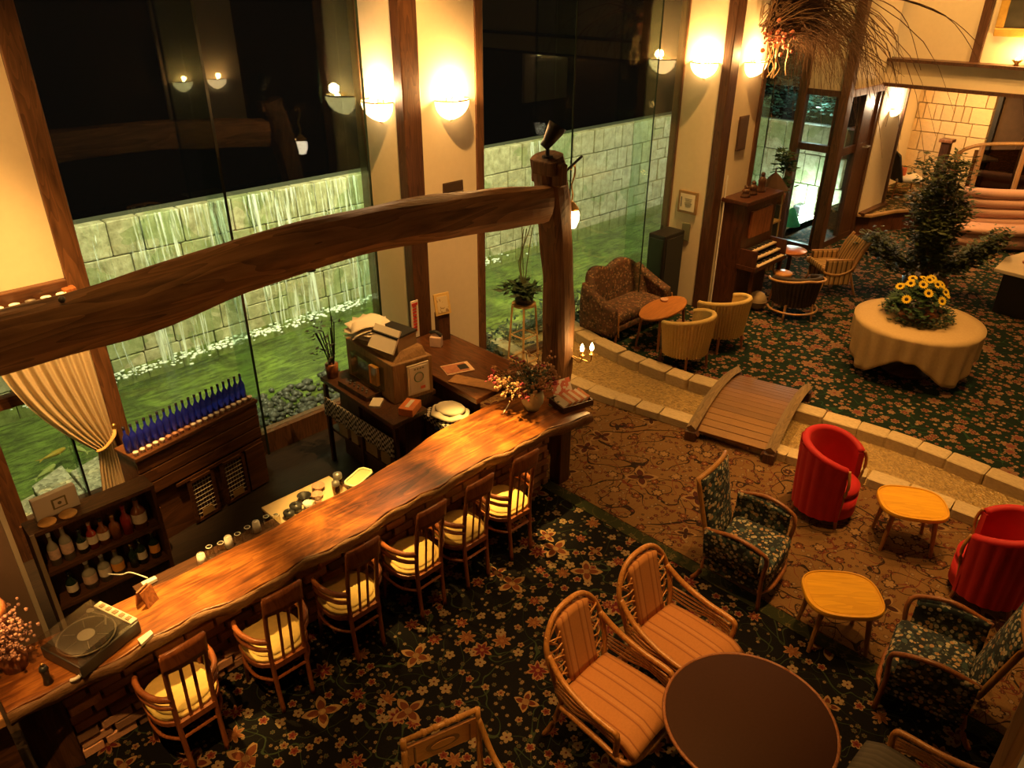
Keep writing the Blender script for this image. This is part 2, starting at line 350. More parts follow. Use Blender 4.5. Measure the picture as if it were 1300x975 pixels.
tag(mb.build('rock_edging',rockm,smooth=True),'dark wet rubble along the pond edge just outside the glass','rocks',kind='stuff')
wst=NT('waterfall stone'); _c=wst.coord('Object',(1,1,1)); _c2=wst.new('ShaderNodeNewGeometry').outputs['Position']
_f=wst.noise(_c2,7,5,.65); _g=wst.noise(_c2,1.3,3,.5,.5); _oi=wst.new('ShaderNodeObjectInfo').outputs['Random']
_k=wst.ramp(_f,[(.3,(.24,.22,.12)),(.5,(.47,.43,.27)),(.7,(.66,.61,.43))])
_k=wst.mix(wst.math('MULTIPLY',wst.math('GREATER_THAN',_g,.56),.55),_k,(.20,.27,.09)); _k=wst.mix(wst.math('MULTIPLY',_oi,.35),_k,(.26,.21,.10))
wst.bump(_f,.7,.03); wst=wst.done(_k,.5)
wf=thing('wall_waterfall','tall wall of pale stone blocks with water running down behind the pond','wall',kind='structure')
mortar=plain('dark joint mortar',(.06,.06,.035),.9,.3)
MB().bx(-1,16.6,9.93,10.3,-.4,1.86).build('backing',mortar,wf)
sb=unit_box(.03,'stone',wst); rr=random.Random(3)
zs=[-.3,.14,.56,1.02,1.45,1.89]
for r in range(5):
    x=.6-rr.random()*.4
    while x<16.2:
        w=(rr.uniform(.34,.72) if r%2 else rr.uniform(.26,.6)) if x<5.5 else rr.uniform(.2,.42)
        z0,z1=zs[r],zs[r+1]
        parts=[(z0,z1)] if rr.random()<.82 else [(z0,(z0+z1)/2),((z0+z1)/2,z1)]
        for a,b in parts: piece('stone',sb,(x+w/2,9.92+rr.uniform(-.012,.012),(a+b)/2),(w-.014,.16,b-a-.014),wf)
        x+=w
wrt=thing('wall_return','stone block wall closing the garden behind the far window','wall',kind='structure')
MB().bx(16.28,16.6,6.4,9.93,-.3,1.8).build('backing',mortar,wrt); rr=random.Random(8)
for r,(a,b) in enumerate(((-.05,.62),(.62,1.24),(1.24,1.83))):
    y=6.42+.1*r
    while y<9.75:
        w=rr.uniform(.22,.5); piece('stone',sb,(16.24+rr.uniform(-.012,.012),y+w/2,(a+b)/2),(.16,w-.016,b-a-.016),wrt); y+=w
gt=thing('garden_tree','bluish lit evergreen rising above the garden wall behind far window','tree',(17.4,8.3,0))
l=MB(); leaves(l,[(random.gauss(0,.35),random.gauss(0,.6),random.uniform(1.9,3.6)) for _ in range(120)],2600,.16,.12); l.build('foliage',plain('evergreen leaf',(.05,.12,.09),.5,.5),gt); MB().cyl((0,0,-.2),(0,0,3.2),.08,.04).build('trunk',darkwood,gt)
light('garden_spot','POINT',(16.9,7.6,2.3),45,(.7,.95,1),.05)  # unseen lamp added only to light the evergreen
# running water: thin clear sheets and strands standing proud of the blocks
fallm=NT('falling water'); _c=fallm.coord('Object',(26,1,1.2)); _f=fallm.noise(_c,1,4,.6,.3)
_tr=fallm.new('ShaderNodeBsdfTransparent'); _tr.inputs[0].default_value=(.97,1,.97,1); fallm.set(fallm.b.inputs['Base Color'],(.85,.9,.85)); fallm.b.inputs['Roughness'].default_value=.15
_m=fallm.new('ShaderNodeMixShader'); _r=fallm.ramp(_f,[(.50,(0,0,0)),(.66,(.85,.85,.85))])
fallm.l.new(_r,_m.inputs[0]); fallm.l.new(_tr.outputs[0],_m.inputs[1]); fallm.l.new(fallm.b.outputs[0],_m.inputs[2]); fallm.l.new(_m.outputs[0],fallm.out.inputs[0]); fallm=fallm.m
mb=MB()
for (x0,x1) in ((2.0,2.35),(3.1,3.9),(4.0,4.5),(4.7,5.9),(5.95,6.5),(6.6,8.1),(8.4,9.0),(10.2,10.7)):
    mb.grid(lambda u,v:(lerp(x0,x1,u)+.03*math.sin(v*5+x0),9.80-.10*math.sin(v*PI*.5)+.02*math.sin(u*19+v*3),lerp(1.9,-.03,v)),24,10)
for i in range(70):
    x=random.choice((2.2,3.4,4.2,5.3,6.2,7.2))+random.gauss(0,.45); r=random.uniform(.004,.010); z1=random.choice((-.03,-.03,.4,.8))
    mb.tube([(x+random.uniform(-.04,.04),9.82-.05*k,lerp(1.9,z1,k/5)) for k in range(6)],r,5)
w_=tag(mb.build('falling_water',fallm,smooth=True),'white strands of water falling over the stone block wall','waterfall',kind='stuff')
mb=MB()
for i in range(700):
    x=random.choice((2.2,3.5,4.3,5.4,6.3,7.2,8.6))+random.gauss(0,.55); mb.ball((x,9.66+random.gauss(0,.08),-.015),random.uniform(.008,.028),5,3,(1.5,1,.5))
foamm=plain('foam',(.75,.8,.74),.5,.05); tag(mb.build('pond_foam',foamm,smooth=True),'white splash foam along the foot of the waterfall','foam',kind='stuff')
# koi
koim=plain('orange koi',(.75,.33,.06),.4,.2); koim2=plain('pale koi',(.62,.48,.32),.4,.3)
for i,(x,y,a,mm,lb) in enumerate(((1.42,8.42,.3,koim,'bright orange koi swimming in the pond below the curtain'),(1.25,8.12,.6,koim2,'pale koi near the window edge of the pond'),(1.62,8.35,2.0,koim2,'cream koi swimming nearest the curtain hem'),(1.36,7.98,-.8,koim2,'pale koi closest to the pebble paving'))):
    k=thing('koi',lb,'fish',(x,y,-.075),a,'koi in the pond')
    MB().tube(cr([(-.13,.01,0),(-.05,0,0),(.05,0,0),(.12,.01,0)],4),[.006,.014,.02,.026,.03,.034,.036,.036,.034,.03,.026,.02,.008],8,flat=.8).build('body',mm,k,True)
    MB().add([(-.12,.01,0),(-.2,.05,.0),(-.17,.01,.004),(-.2,-.03,0)],[(0,1,2),(0,2,3)]).build('tail_fin',mm,k,solid=.004)
    MB().add([(.04,.03,0),(.0,.08,0),(.02,.03,0)],[(0,1,2)]).build('side_fin',mm,k,solid=.004); MB().add([(.04,-.03,0),(.0,-.08,0),(.02,-.03,0)],[(0,1,2)]).build('side_fin',mm,k,solid=.004)
# pebble paving + paving strips outside left window
pav=NT('pebble dash paving'); _v=pav.new('ShaderNodeTexVoronoi'); pav.l.new(pav.coord('Object'),_v.inputs['Vector']); _v.inputs['Scale'].default_value=26
_k=pav.mix(_v.outputs['Color'],(.16,.15,.08),(.62,.56,.38)); pav.bump(_v.outputs['Distance'],.8,.02); pav=pav.done(_k,.7)
pv=thing('paving','pebble dash terrace slabs outside the curtained window','paving',kind='structure')
for k,(x0,x1) in enumerate(((.55,1.0),(1.02,1.36),(1.38,1.9))): MB().prism([(x0,7.15),(x1,7.15),(x1,7.6+.35*(k>0)),(x0,7.45+.3*(k>0))],-.3,.03).build('paving_slab',pav,pv,bevel=.01)
for x in (.62,1.72): MB().bx(x,x+.10,7.2,7.55,0.03,.22).build('white_kerb_block',white,pv,bevel=.01)
# floodlight on the ground outside the far window and draped green net
fl_=thing('garden_floodlight','glaring blue white floodlight on the ground outside the far window','floodlight',(15.95,7.2,.0))
MB().box((0,0,.12),(.3,.16,.22)).build('housing',blackm,fl_,bevel=.02)
MB().box((0,-.085,.13),(.26,.012,.18)).build('lens',emit('cold floodlight',(.75,.95,1),300),fl_)
MB().tube([(-.17,0,.12),(-.17,0,0),(.17,0,0),(.17,0,.12)],.012,6).build('bracket',blackm,fl_)
light('floodlight_beam','POINT',(15.75,7.15,.35),95,(.72,.95,1),.12)
net=plain('green netting',(.02,.30,.16),.8,.4,12)
MB().lathe([(.01,.36),(.06,.33),(.11,.2),(.2,.0)],(0,0,0),14).build('green_net_heap',net,None,True,loc=(15.1,6.95,0)); tag(bpy.data.objects['green_net_heap'],'crumpled green net heap beside the garden floodlight','net')
MB().bx(13.95,21,6.62,9.0,-.3,0).build('terrace',pav,pd)
# night hillside so that the garden ends in darkness
# ================================================================== walls, pillars, ceiling
def glass_mat(name,tint,refl=1.0,base=.012):
    n=NT(name); n.n.remove(n.b); tr=n.new('ShaderNodeBsdfTransparent'); tr.inputs[0].default_value=tuple(tint)+(1,)
    gl=n.new('ShaderNodeBsdfGlossy'); gl.inputs['Roughness'].default_value=.0; fr=n.new('ShaderNodeFresnel'); n.l.new(two_sided_ior(n,1.5),fr.inputs[0])
    m=n.new('ShaderNodeMixShader'); n.l.new(n.math('MULTIPLY_ADD',fr.outputs[0],refl,base),m.inputs[0]); n.l.new(tr.outputs[0],m.inputs[1]); n.l.new(gl.outputs[0],m.inputs[2]); n.l.new(m.outputs[0],n.out.inputs[0]); return n.m
paneg=glass_mat('window pane glass',(.90,.96,.90)); fing=glass_mat('green edged fin glass',(.86,.95,.89),1.3); bottleg=None
TOP=CEIL
def pillar(name,x0,x1,y0,y1,label):
    p=thing(name,label,'pillar',kind='structure')
    MB().bx(x0,x1,y0,y1,-.3,TOP).build('plaster_face',plaster,p)
    MB().bx(x0-.03,x0+.19,y0-.03,y0+.11,-.2,TOP).build('corner_post',darkwood,p,bevel=.01)
    MB().bx(x1-.02,x1+.09,y0-.02,y0+.09,-.2,TOP).build('edge_trim',trimwood,p,bevel=.008)
    MB().bx(x0-.02,x0+.09,y1-.02,y1+.12,-.2,TOP).build('edge_trim',trimwood,p,bevel=.008)
    return p
pillar('wall_pillar_bar',4.83,5.79,6.35,7.05,'cream pillar with dark corner post rising behind the bar')
pillar('wall_pillar_hall',9.84,10.78,5.75,6.47,'cream pillar with dark corner post rising beside the organ')
# left wall
wl=thing('wall_left','cream plaster wall above the curtained window at far left','wall',kind='structure')
MB().bx(-2,1.64,6.9,7.05,2.28,TOP).build('plaster_face',plaster,wl)
MB().bx(1.62,1.79,6.86,7.08,-.3,TOP).build('post',trimwood,wl,bevel=.01)
MB().bx(-2,1.62,6.84,7.06,2.13,2.28).build('beam_trim',darkwoodx,wl,bevel=.01)
MB().bx(-2,.72,6.9,7.05,-.3,2.13).build('lower_panel',darkwood,wl)
MB().bx(.72,1.62,6.9,7.05,-.3,.16).build('apron',darkwoodx,wl)
MB().bx(1.56,1.66,6.78,6.88,2.16,2.22).build('bracket_block',redwood,wl,bevel=.01)
w=thing('window_1','curtained window looking onto koi pond at far left','window',kind='structure')
MB().bx(.72,1.62,6.97,6.985,.16,2.13).build('pane',paneg,w)
MB().bx(.72,.80,6.93,7.02,.16,2.13).build('jamb',darkwood,w)
MB().bx(.72,1.62,6.93,7.02,1.28,1.38).build('transom',darkwoodx,w)
MB().bx(1.30,1.325,6.95,7.01,.16,1.28).build('mullion',fing,w); MB().bx(1.326,1.345,6.95,7.01,.16,1.28).build('mullion',blackm,w)
# big glass walls
def glasswall(name,label,x0,x1,y,fins,z0=.05,z1=TOP,fd=.38):
    w=thing(name,label,'window',kind='structure')
    xs=[x0]+fins+[x1]
    for a,b in zip(xs[:-1],xs[1:]): MB().bx(a+.004,b-.004,y,y+.012,z0,z1).build('pane',paneg,w)
    for f in fins:
        MB().bx(f-.01,f+.01,y-fd,y-.002,z0-.05,z1).build('glass_fin',fing,w)
        MB().bx(f-.012,f+.012,y-fd-.006,y-fd,z0-.05,z1).build('fin_edge',plain('dark glass edge',(.02,.035,.025),.2,.1),w)
    MB().bx(x0,x1,y-.06,y+.08,-.25,z0).build('sill',trimwood,w)
    return w
glasswall('window_2','tall frameless glass wall with glass fins behind the bar',1.79,4.83,7.05,[3.01,4.58])
glasswall('window_3','tall frameless glass wall behind the settee',5.88,9.84,6.47,[7.16,8.79],fd=.3)
glasswall('window_4','tall glass wall behind the organ',10.87,13.78,6.55,[12.3],fd=.2)
# far window bay (plane x=13.84) with posts, transom, wall above
wb=thing('window_5','dark framed tall window with transom beside the garden door','window',kind='structure')
MB().bx(13.76,13.92,6.47,6.62,-.2,TOP).build('post',trimwood,wb,bevel=.01)
MB().bx(13.76,13.92,5.70,5.86,-.2,TOP).build('post',trimwood,wb,bevel=.01)
MB().bx(13.80,13.90,5.86,6.47,2.72,2.82).build('head',darkwood,wb); MB().bx(13.79,13.91,5.86,6.47,1.78,1.90).build('transom',darkwood,wb); MB().bx(13.80,13.90,5.86,6.47,-.2,.08).build('sill',darkwood,wb)
MB().bx(13.835,13.85,5.86,6.47,.08,2.72).build('pane',paneg,wb); MB().bx(13.82,13.88,5.88,5.94,.08,2.72).build('stile',darkwood,wb)
wu=thing('wall_far','cream plaster wall above the far window and garden door','wall',kind='structure')
MB().bx(13.82,13.9,5.86,6.47,2.82,TOP).build('plaster_face',plaster,wu); MB().bx(13.9,15.42,5.76,5.9,2.84,TOP).build('plaster_face',plaster,wu)
dr=thing('door_1','dark framed glass garden door with wide push bar','door',kind='structure')
for a,b in ((13.92,14.04),(15.24,15.36)): MB().bx(a,b,5.74,5.84,0,2.72).build('stile',darkwood,dr)
MB().bx(13.92,15.38,5.72,5.86,2.72,2.84).build('head',plain('pinkish oak head rail',(.30,.16,.09),.5),dr); MB().bx(14.04,15.24,5.76,5.82,1.70,1.84).build('push_rail',darkwoodx,dr); MB().bx(14.04,15.24,5.76,5.82,0,.12).build('bottom_rail',darkwoodx,dr)
MB().bx(14.04,14.62,5.785,5.797,.12,2.72).build('pane',paneg,dr); MB().bx(14.62,14.72,5.74,5.84,.12,2.72).build('stile',darkwood,dr); MB().bx(14.72,15.24,5.77,5.81,.12,2.72).build('panel',darkwood,dr)
MB().tube([(14.9,5.74,1.77),(14.9,5.66,1.77),(15.05,5.66,1.77),(15.05,5.74,1.77)],.014,6).build('handle',greym,dr)
# right: header band, upper wall, raised room behind
wr=thing('wall_right','cream plaster upper wall with dark trim above the raised side room','wall',kind='structure')
MB().bx(15.3,15.75,-4,5.76,2.84,3.24).build('header_band',plaster,wr); MB().bx(15.24,15.34,-4,5.76,2.80,2.86).build('trim_lower',darkwood,wr); MB().bx(15.22,15.8,-4,5.76,3.22,3.27).build('trim_upper',darkwood,wr)
MB().bx(15.6,15.8,-4,5.9,3.27,TOP).build('plaster_face',plaster,wr); MB().bx(15.52,15.62,4.36,4.5,3.27,TOP).build('post',darkwood,wr)
rl=.40
wi=thing('wall_inner','pale side wall of the raised room with a wall lamp','wall',kind='structure')
MB().bx(15.36,16.5,5.72,5.85,rl,2.82).build('plaster_face',plaster,wi); MB().bx(16.44,16.52,5.68,5.80,rl,2.82).build('corner_trim',darkwood,wi); MB().bx(16.52,20,6.3,6.4,rl,2.82).build('plaster_face',plaster,wi); MB().bx(16.48,16.56,5.8,6.4,rl,2.82).build('plaster_face',plaster,wi)
MB().bx(15.34,16.5,5.60,5.72,rl,rl+.06).build('skirting',darkwoodx,wi)
fi=thing('floor_raised','raised side room floor with dark panelled front','floor',kind='structure')
PLAT=[(15.36,5.74),(15.5,5.55),(16.2,5.35),(16.75,5.0),(16.9,4.3),(17.3,3.6),(18.2,2.9),(20.5,2.4),(20.5,6.4),(15.36,6.4)]
MB().prism(PLAT,rl-.04,rl).build('carpet_field',carpet('raised room carpet',(.05,.05,.02),(.1,.08,.03),[],[(9,2,6,.42,.5,.5,.2,[(.4,.2,.09),(.45,.33,.16)],(.4,.28,.13),(.2,.06,.03))]),fi)
MB().prism([(x+.04,y) for x,y in PLAT],0,rl-.04).build('panelled_front',wood('dark mahogany panel',(.05,.017,.008),(.13,.045,.02),.4,3,2),fi)
for (a,b) in zip(PLAT[:6],PLAT[1:7]):
    t=Vector((b[0]-a[0],b[1]-a[1],0)); MB().box(((a[0]+b[0])/2-.01,(a[1]+b[1])/2-.02,rl+.0),(t.length+.04,.09,.05),math.atan2(t.y,t.x)).build('nosing',plain('worn oak nosing',(.35,.21,.09),.5),fi,bevel=.008)
ws=thing('wall_stone','pale ashlar stone wall at the back of the raised room','wall',kind='structure')
MB().bx(19.07,19.4,4.75,6.4,rl,2.82).build('backing',plain('stone joint',(.12,.08,.04),.9),ws)
ash=unit_box(.025,'ashlar',plain('ashlar stone',(.72,.56,.34),.85,.18,7,.3,rnd=.25)); rr=random.Random(11)
z=rl; 
while z<2.8:
    h=rr.choice((.27,.33,.4)); h=min(h,2.82-z); y=4.78
    while y<6.3:
        w_2=min(rr.uniform(.14,.5),6.32-y)
        if w_2>.05: piece('stone',ash,(19.03+rr.uniform(-.008,.008),y+w_2/2,z+h/2),(.16,w_2-.016,h-.016),ws)
        y+=w_2
    z+=h
MB().bx(19.2,19.3,-4,4.75,0,3).build('wall_back',plain('dim back wall',(.10,.06,.035),.9),None); struct(bpy.data.objects['wall_back'],'dim brown wall behind the folding lattice gate')
ci=MB().bx(15.75,20.5,-4,6.4,2.84,2.95).build('ceiling_raised',plain('raised room ceiling',(.4,.3,.18),.9)); struct(ci,'low ceiling over the raised side room')
for _x,_y,_t,_p in ((16.2,3.3,(16.75,3.6,.7),170),(16.6,2.2,(17.2,2.8,.6),120)):  # pair of downlights added to brighten the banquette
    d=thing('ceiling_downlight','small added downlight brightening the pink banquette, %s one'%('nearer the newel post' if _y>3 else 'farther right'),'lamp',(_x,_y,2.84),0,'added downlights in the low ceiling'); MB().lathe([(.07,0),(.07,-.012),(.05,-.014),(.05,0)],(0,0,0),14).build('trim_ring',greym,d,True); MB().lathe([(.05,-.006),(.001,-.006)],(0,0,0),14).build('lens',emit('low added downlight lens',(1,.75,.45),6),d)
    light('added_low_downlight_beam','SPOT',(_x,_y,2.81),_p,WARM,.05,_t,100,.8)
light('raised_room_downlight','SPOT',(17.6,4.6,2.80),230,WARM,.06,(18.9,5.6,1.3),110,.8)  # lamp without fixture, added to brighten the raised room
ce=MB().bx(-3,27,-4.2,7.05,TOP,TOP+.2).build('ceiling',plain('dark ceiling',(.10,.065,.035),.9)); struct(ce,'dark ceiling high above the lobby')
# opposite wall (seen only in the window reflections) and gallery the photo is taken from
wo=MB().bx(-3,27,-4.2,-4,0,TOP).build('wall_front',plain('brown panelled wall',(.09,.05,.03),.8)); struct(wo,'brown panelled wall opposite the windows')
for x0,x1 in ((7.2,9.0),(17.3,19.2),(21.5,25.2)):
    o=MB().bx(x0,x1,-4,-3.9,1.2,4.6).build('wall_panel',plaster); struct(o,'cream plaster panel with lamps on the wall opposite, %s'%('nearest the bar' if x0<8 else 'midway' if x0<18 else 'farthest away'))
MB().bx(26.8,27,-4.2,7,0,TOP).build('wall_end',plain('dim end wall',(.12,.07,.04),.9)); struct(bpy.data.objects['wall_end'],'dim far end wall of the hall')
MB().bx(-3.1,-3,-4.2,7.05,-.3,TOP).build('wall_near',plain('near end wall',(.12,.07,.04),.9)); struct(bpy.data.objects['wall_near'],'brown end wall beyond the bar left end')
# ------------- sconces
lampm=emit('lit sconce glass',(1,.66,.30),7,(.9,.8,.6)); lampw=emit('lit sconce glass warm',(1,.58,.22),9,(.9,.8,.6))
def sconce(loc,rz,label,power=16,r=.2,col=WARM2,mat=None,tilt=0):
    t=thing('wall_sconce',label,'lamp',loc,rz,'half bowl wall sconces')
    prof=[(.03*r/.2,-.2*r/.2)]+[(r*math.sin(a),-r*.98*math.cos(a)) for a in [PI/2*i/7 for i in range(2,8)]]
    MB().lathe(prof,(0,0,0),16,PI,2*PI).build('glass_bowl',mat or lampm,t,True,solid=.006)
    MB().box((0,-.008,-.06),(.10,.016,.16)).build('back_plate',brass,t); MB().tube(arc((0,0),r,PI,2*PI,16,.0),.008,5).build('rim',brass,t); MB().ball((0,-.02,-r*.98),.02,8,5).build('finial',brass,t)
    MB().ball((0,-.09,-.02),.035,10,6,(1,1,1.3)).build('bulb',emit('bulb',(1,.75,.42),60),t,True)
    light('sconce_light','POINT',(0,-.12,.07),power,col,.05,parent=t)
    return t
sconce((.45,6.9,3.40),0,'lit bowl sconce on the left wall above the curtain',46,.2,mat=lampw)
sconce((4.83,6.73,3.40),-PI/2,'lit bowl sconce on left face of pillar behind the bar',60,.2,(1,.60,.28))
sconce((5.42,6.35,3.40),0,'lit bowl sconce on right face of pillar behind the bar',80,.2,mat=lampw)
sconce((9.84,6.13,3.50),-PI/2,'lit bowl sconce on pillar above the two small picture frames',80,.2,mat=lampw)
sconce((10.42,5.75,3.50),0,'lit bowl sconce beside the dried branches',70,.2,mat=lampw)
sconce((15.95,5.72,2.35),0,'lit sconce on the side wall of the raised room',110,.15,(1,.72,.42))
for x,z,l in ((7.6,2.45,'left lamp of pair on opposite wall nearest the bar'),(8.4,2.45,'right lamp of pair on opposite wall nearest the bar'),(17.9,2.7,'left lamp of middle pair on opposite wall'),(18.5,2.7,'right lamp of middle pair on opposite wall'),(22.3,3.2,'left lamp of farthest pair on opposite wall'),(24.4,3.2,'right lamp of farthest pair on opposite wall')):
    sconce((x,-3.9,z),PI,'bowl sconce, '+l,22,.22)
# fixtures and beams of the added ceiling fill spots
downm=emit('added downlight lens',(1,.75,.45),6)
for i,(x,y,p,a,t) in enumerate(SPOTS):
    d=thing('ceiling_downlight','unseen downlight added as warm fill, %s in the ceiling row'%ORD[i],'lamp',(x,y,CEIL),0,'unseen fill downlights added in the ceiling')
    MB().lathe([(.09,0),(.09,-.015),(.065,-.02),(.06,0)],(0,0,0),16).build('trim_ring',greym,d,True); MB().lathe([(.06,-.006),(.001,-.006)],(0,0,0),16).build('lens',downm,d)
    light('added_downlight_beam','SPOT',(x,y,CEIL-.03),p*2.2,WARM,.05,(t[0],t[1],t[2] if len(t)>2 else 0),a*1.6,.9)
# ================================================================== bar
CT=.82
rr=random.Random(5)
fx=[.06+i*(5.02-.06)/60 for i in range(61)]
front=[(x,4.05+.025*math.sin(x*2.1+.6)+.018*math.sin(x*7.3)+.012*math.sin(x*17)+(-.06*max(0,(x-4.3))/.7)) for x in fx]
def backv(x):
    if x<.95: return lerp(4.56,4.52,x/.95)
    if x<2.9: return 4.53+.02*math.sin(x*3)
    return 4.55+.19*min(1,(x-2.9)/1.0)
back=[(x,backv(x)+.012*math.sin(x*9)) for x in [.06+i*(5.13-.06)/40 for i in range(41)]]
bar=thing('bar_counter','long live edge timber bar counter on brick base with dark end leg','bar',(0,0,0))
MB().prism(front+back[::-1],CT-.035,CT).build('counter_top',counterm,bar,bevel=.006)
e=MB()
def edge(u,v):
    i=min(int(u*60),60); x,y=front[i]; a=v*PI*.5
    return (x,y-.01-.018*math.sin(v*PI)+.03*v*v+.01*math.sin(x*23+v*4),CT-.004-.11*v)
e.grid(edge,60,5); e.build('bark_edge',barkm,bar,True,solid=.01)
MB().prism([(x,y+.03) for x,y in front]+back[::-1],CT-.11,CT-.036).build('under_slab',darkwoodx,bar)
MB().bx(4.80,4.95,4.12,4.26,0,CT-.11).build('end_leg',darkwood,bar,bevel=.008)
MB().prism([(.10,4.30),(.33,4.20),(.33,4.5),(.10,4.5)],0,CT-.11).build('end_panel',darkwood,bar)
MB().bx(.33,4.75,4.28,4.42,0,CT-.11).build('base_core',plain('mortar',(.16,.11,.07),.95,.3,20,.2),bar)
brk=unit_box(.05,'brick',plain('mixed brick',(.55,.29,.16),.9,.4,12,.4,rnd=1.1)); z=.004; row=0
while z<CT-.17:
    x=.34+(0 if row%2 else -.07); 
    while x<4.74:
        w=min(.20,4.76-x); a=max(x,.33)
        if x+w-a>.03: piece('brick',brk,((a+x+w)/2,4.275+rr.uniform(-.01,.01),z+.036),(x+w-a-.012,.08,.068),bar)
        x+=.21
    z+=.079; row+=1
MB().prism([(-.6,4.1),(.04,4.06),(.04,4.42),(-.6,4.46)],CT-.07,CT).build('side_counter_plank',wood('pale counter plank',(.36,.17,.06),(.55,.29,.11),.4,3,0),None,bevel=.008); tag(bpy.data.objects['side_counter_plank'],'paler timber plank continuing left from the bar end','counter')
MB().bx(-.6,.04,4.14,4.4,0,CT-.07).build('plank_support',darkwoodx,bpy.data.objects['side_counter_plank'])
# knot cracks lie in the timber material; return ledge between pillar and bar
lg=thing('return_ledge','dark glossy ledge running from the bar end to the pillar','counter',(0,0,0))
lm=wood('dark glossy ledge',(.035,.012,.005),(.13,.048,.016),.28,3,1)
MB().prism([(4.30,4.78),(5.13,4.82),(5.13,6.3),(4.36,6.3)],.86,.92).build('top',lm,lg,bevel=.006)
MB().bx(4.42,5.1,6.15,6.28,-.2,.86).build('support',darkwood,lg); MB().bx(4.9,5.1,4.86,4.98,0,.86).build('support',darkwood,lg); MB().bx(4.42,4.50,4.95,6.15,.6,.86).build('apron',darkwood,lg)
# ---------------- bar chairs
velvet=plain('gold seat velvet',(.58,.40,.12),.75,.18,30,.15); cw=wood('cherry chair wood',(.20,.058,.018),(.34,.11,.033),.32,3,2)
bc=thing('bar_chair','x','chair',(0,0,0),0,'bar chairs along the counter')
def dshape(w,d,n=20,k=2.6):
    return [(w/2*math.copysign(abs(math.cos(a))**(2/k),math.cos(a)),d/2*math.copysign(abs(math.sin(a))**(2/k),math.sin(a))) for a in [2*PI*i/n for i in range(n)]]
MB().prism(dshape(.44,.44,24),.395,.435).build('seat_rim',cw,bc,bevel=.008)
s_=MB(); P_=dshape(.42,.42,24)
s_.prism(P_,.435,.46); s_.prism([(x*.86,y*.86) for x,y in P_],.46,.475); s_.build('seat_cushion',velvet,bc,True,bevel=.02)
for sx in (-1,1):
    MB().tube(cr([(sx*.115,-.245,0),(sx*.12,-.215,.42),(sx*.122,-.235,.75),(sx*.125,-.285,1.05)],6),.017,8).build('back_post',cw,bc,True)
    MB().tube([(sx*.16,.15,.40),(sx*.175,.165,0)],[.018,.013],8).build('leg',cw,bc,True)
    for zz,nm in ((.655,'arm'),(.585,'arm_lower_band')):
        MB().tube(cr([(sx*.122,-.228,zz),(sx*.185,-.17,zz+.005),(sx*.222,-.05,zz),(sx*.219,.06,zz-.01),(sx*.20,.12,zz-.03)],6),.019 if zz>.6 else .014,8,flat=1.2).build(nm,cw,bc,True)
    MB().tube([(sx*.205,.10,.63),(sx*.19,.12,.40)],.014,8).build('arm_post',cw,bc,True)
    MB().tube([(sx*.035,-.215,.42),(sx*.035,-.26,.95)],.011,6,flat=.6).build('slat',cw,bc)
MB().grid(lambda u,v:(lerp(-.135,.135,u),-.272-.02*(v)+.02*(1-(2*u-1)**2)*-1,lerp(.915,1.075,v)+.012*math.sin(PI*u)*v),10,4).build('top_rail',cw,bc,True,solid=.022)
MB().tube(cr([(-.035,-.256,.90),(-.02,-.262,.935),(.02,-.262,.935),(.035,-.256,.90)],4),.013,6).build('slat_arch',cw,bc,True)
MB().tube([(-.118,-.222,.30),(.118,-.222,.30)],.011,6).build('stretcher',cw,bc)
MB().tube(cr([(-.118,-.222,.29),(-.2,-.08,.29),(-.17,.155,.28),(0,.2,.28),(.17,.155,.28),(.2,-.08,.29),(.118,-.222,.29)],6),.012,6).build('hoop_stretcher',cw,bc,True)
MB().box((0,-.22,.415),(.24,.025,.045)).build('rear_rail',cw,bc)
lab=['bar chair farthest left, beside the record player and bricks','second bar chair from the record player end','third bar chair from the record player end','third bar chair from the flower vase end','second bar chair from the flower vase end','bar chair farthest right, below the vase and leaflet tray']
for i,x in enumerate((.91,1.565,2.18,2.785,3.275,3.795)):
    rz=(.03,-.02,0,.02,0,-.03)[i]
    if i==0: bc.location=(x,3.91,0); bc['label']=lab[0]; bc.rotation_euler=(0,0,rz)
    else: dup(bc,(x,3.905,0),rz,lab[i])
# ---------------- post, beam
def timber(name,path,w,h,mat,parent,seed,twist=.0):
    r_=random.Random(seed); pts=cr(path,7); vs=MB(); N=14; n=len(pts); ring=[]; ph=[r_.uniform(0,6) for _ in range(6)]
    for i,p in enumerate(pts):
        t=(pts[min(i+1,n-1)]-pts[max(i-1,0)]).normalized(); a=Vector((0,1,0)); b=t.cross(a).normalized(); a=b.cross(t).normalized()
        s=i/n; ring.append([])
        for k in range(N):
            an=2*PI*k/N; c_,s2=math.cos(an),math.sin(an); q=.86/max(abs(c_),abs(s2))*.5+.5
            wob=1+.05*math.sin(s*17+ph[k%6])+.03*math.sin(s*41+k)
            ring[-1].append(p+a*c_*w/2*q*wob*1.05+b*s2*h/2*q*wob*1.05)
    v=[q for g in ring for q in g]; f=[]
    for i in range(n-1):
        for k in range(N): f.append((i*N+k,i*N+(k+1)%N,(i+1)*N+(k+1)%N,(i+1)*N+k))
    f+=[tuple(range(N))[::-1],tuple((n-1)*N+k for k in range(N))]
    vs.add(v,f); return vs.build(name,mat,parent,False)
tb=thing('timber_beam','massive crooked old timber beam spanning above the bar','beam',(0,0,0))
timber('beam',[(-1.2,4.6,2.62),(0,4.6,2.71),(.7,4.6,2.75),(1.4,4.6,2.765),(2.35,4.6,2.86),(3.35,4.6,2.865),(4.2,4.6,2.80),(4.98,4.6,2.725)],.28,.345,oldbeam,tb,2)
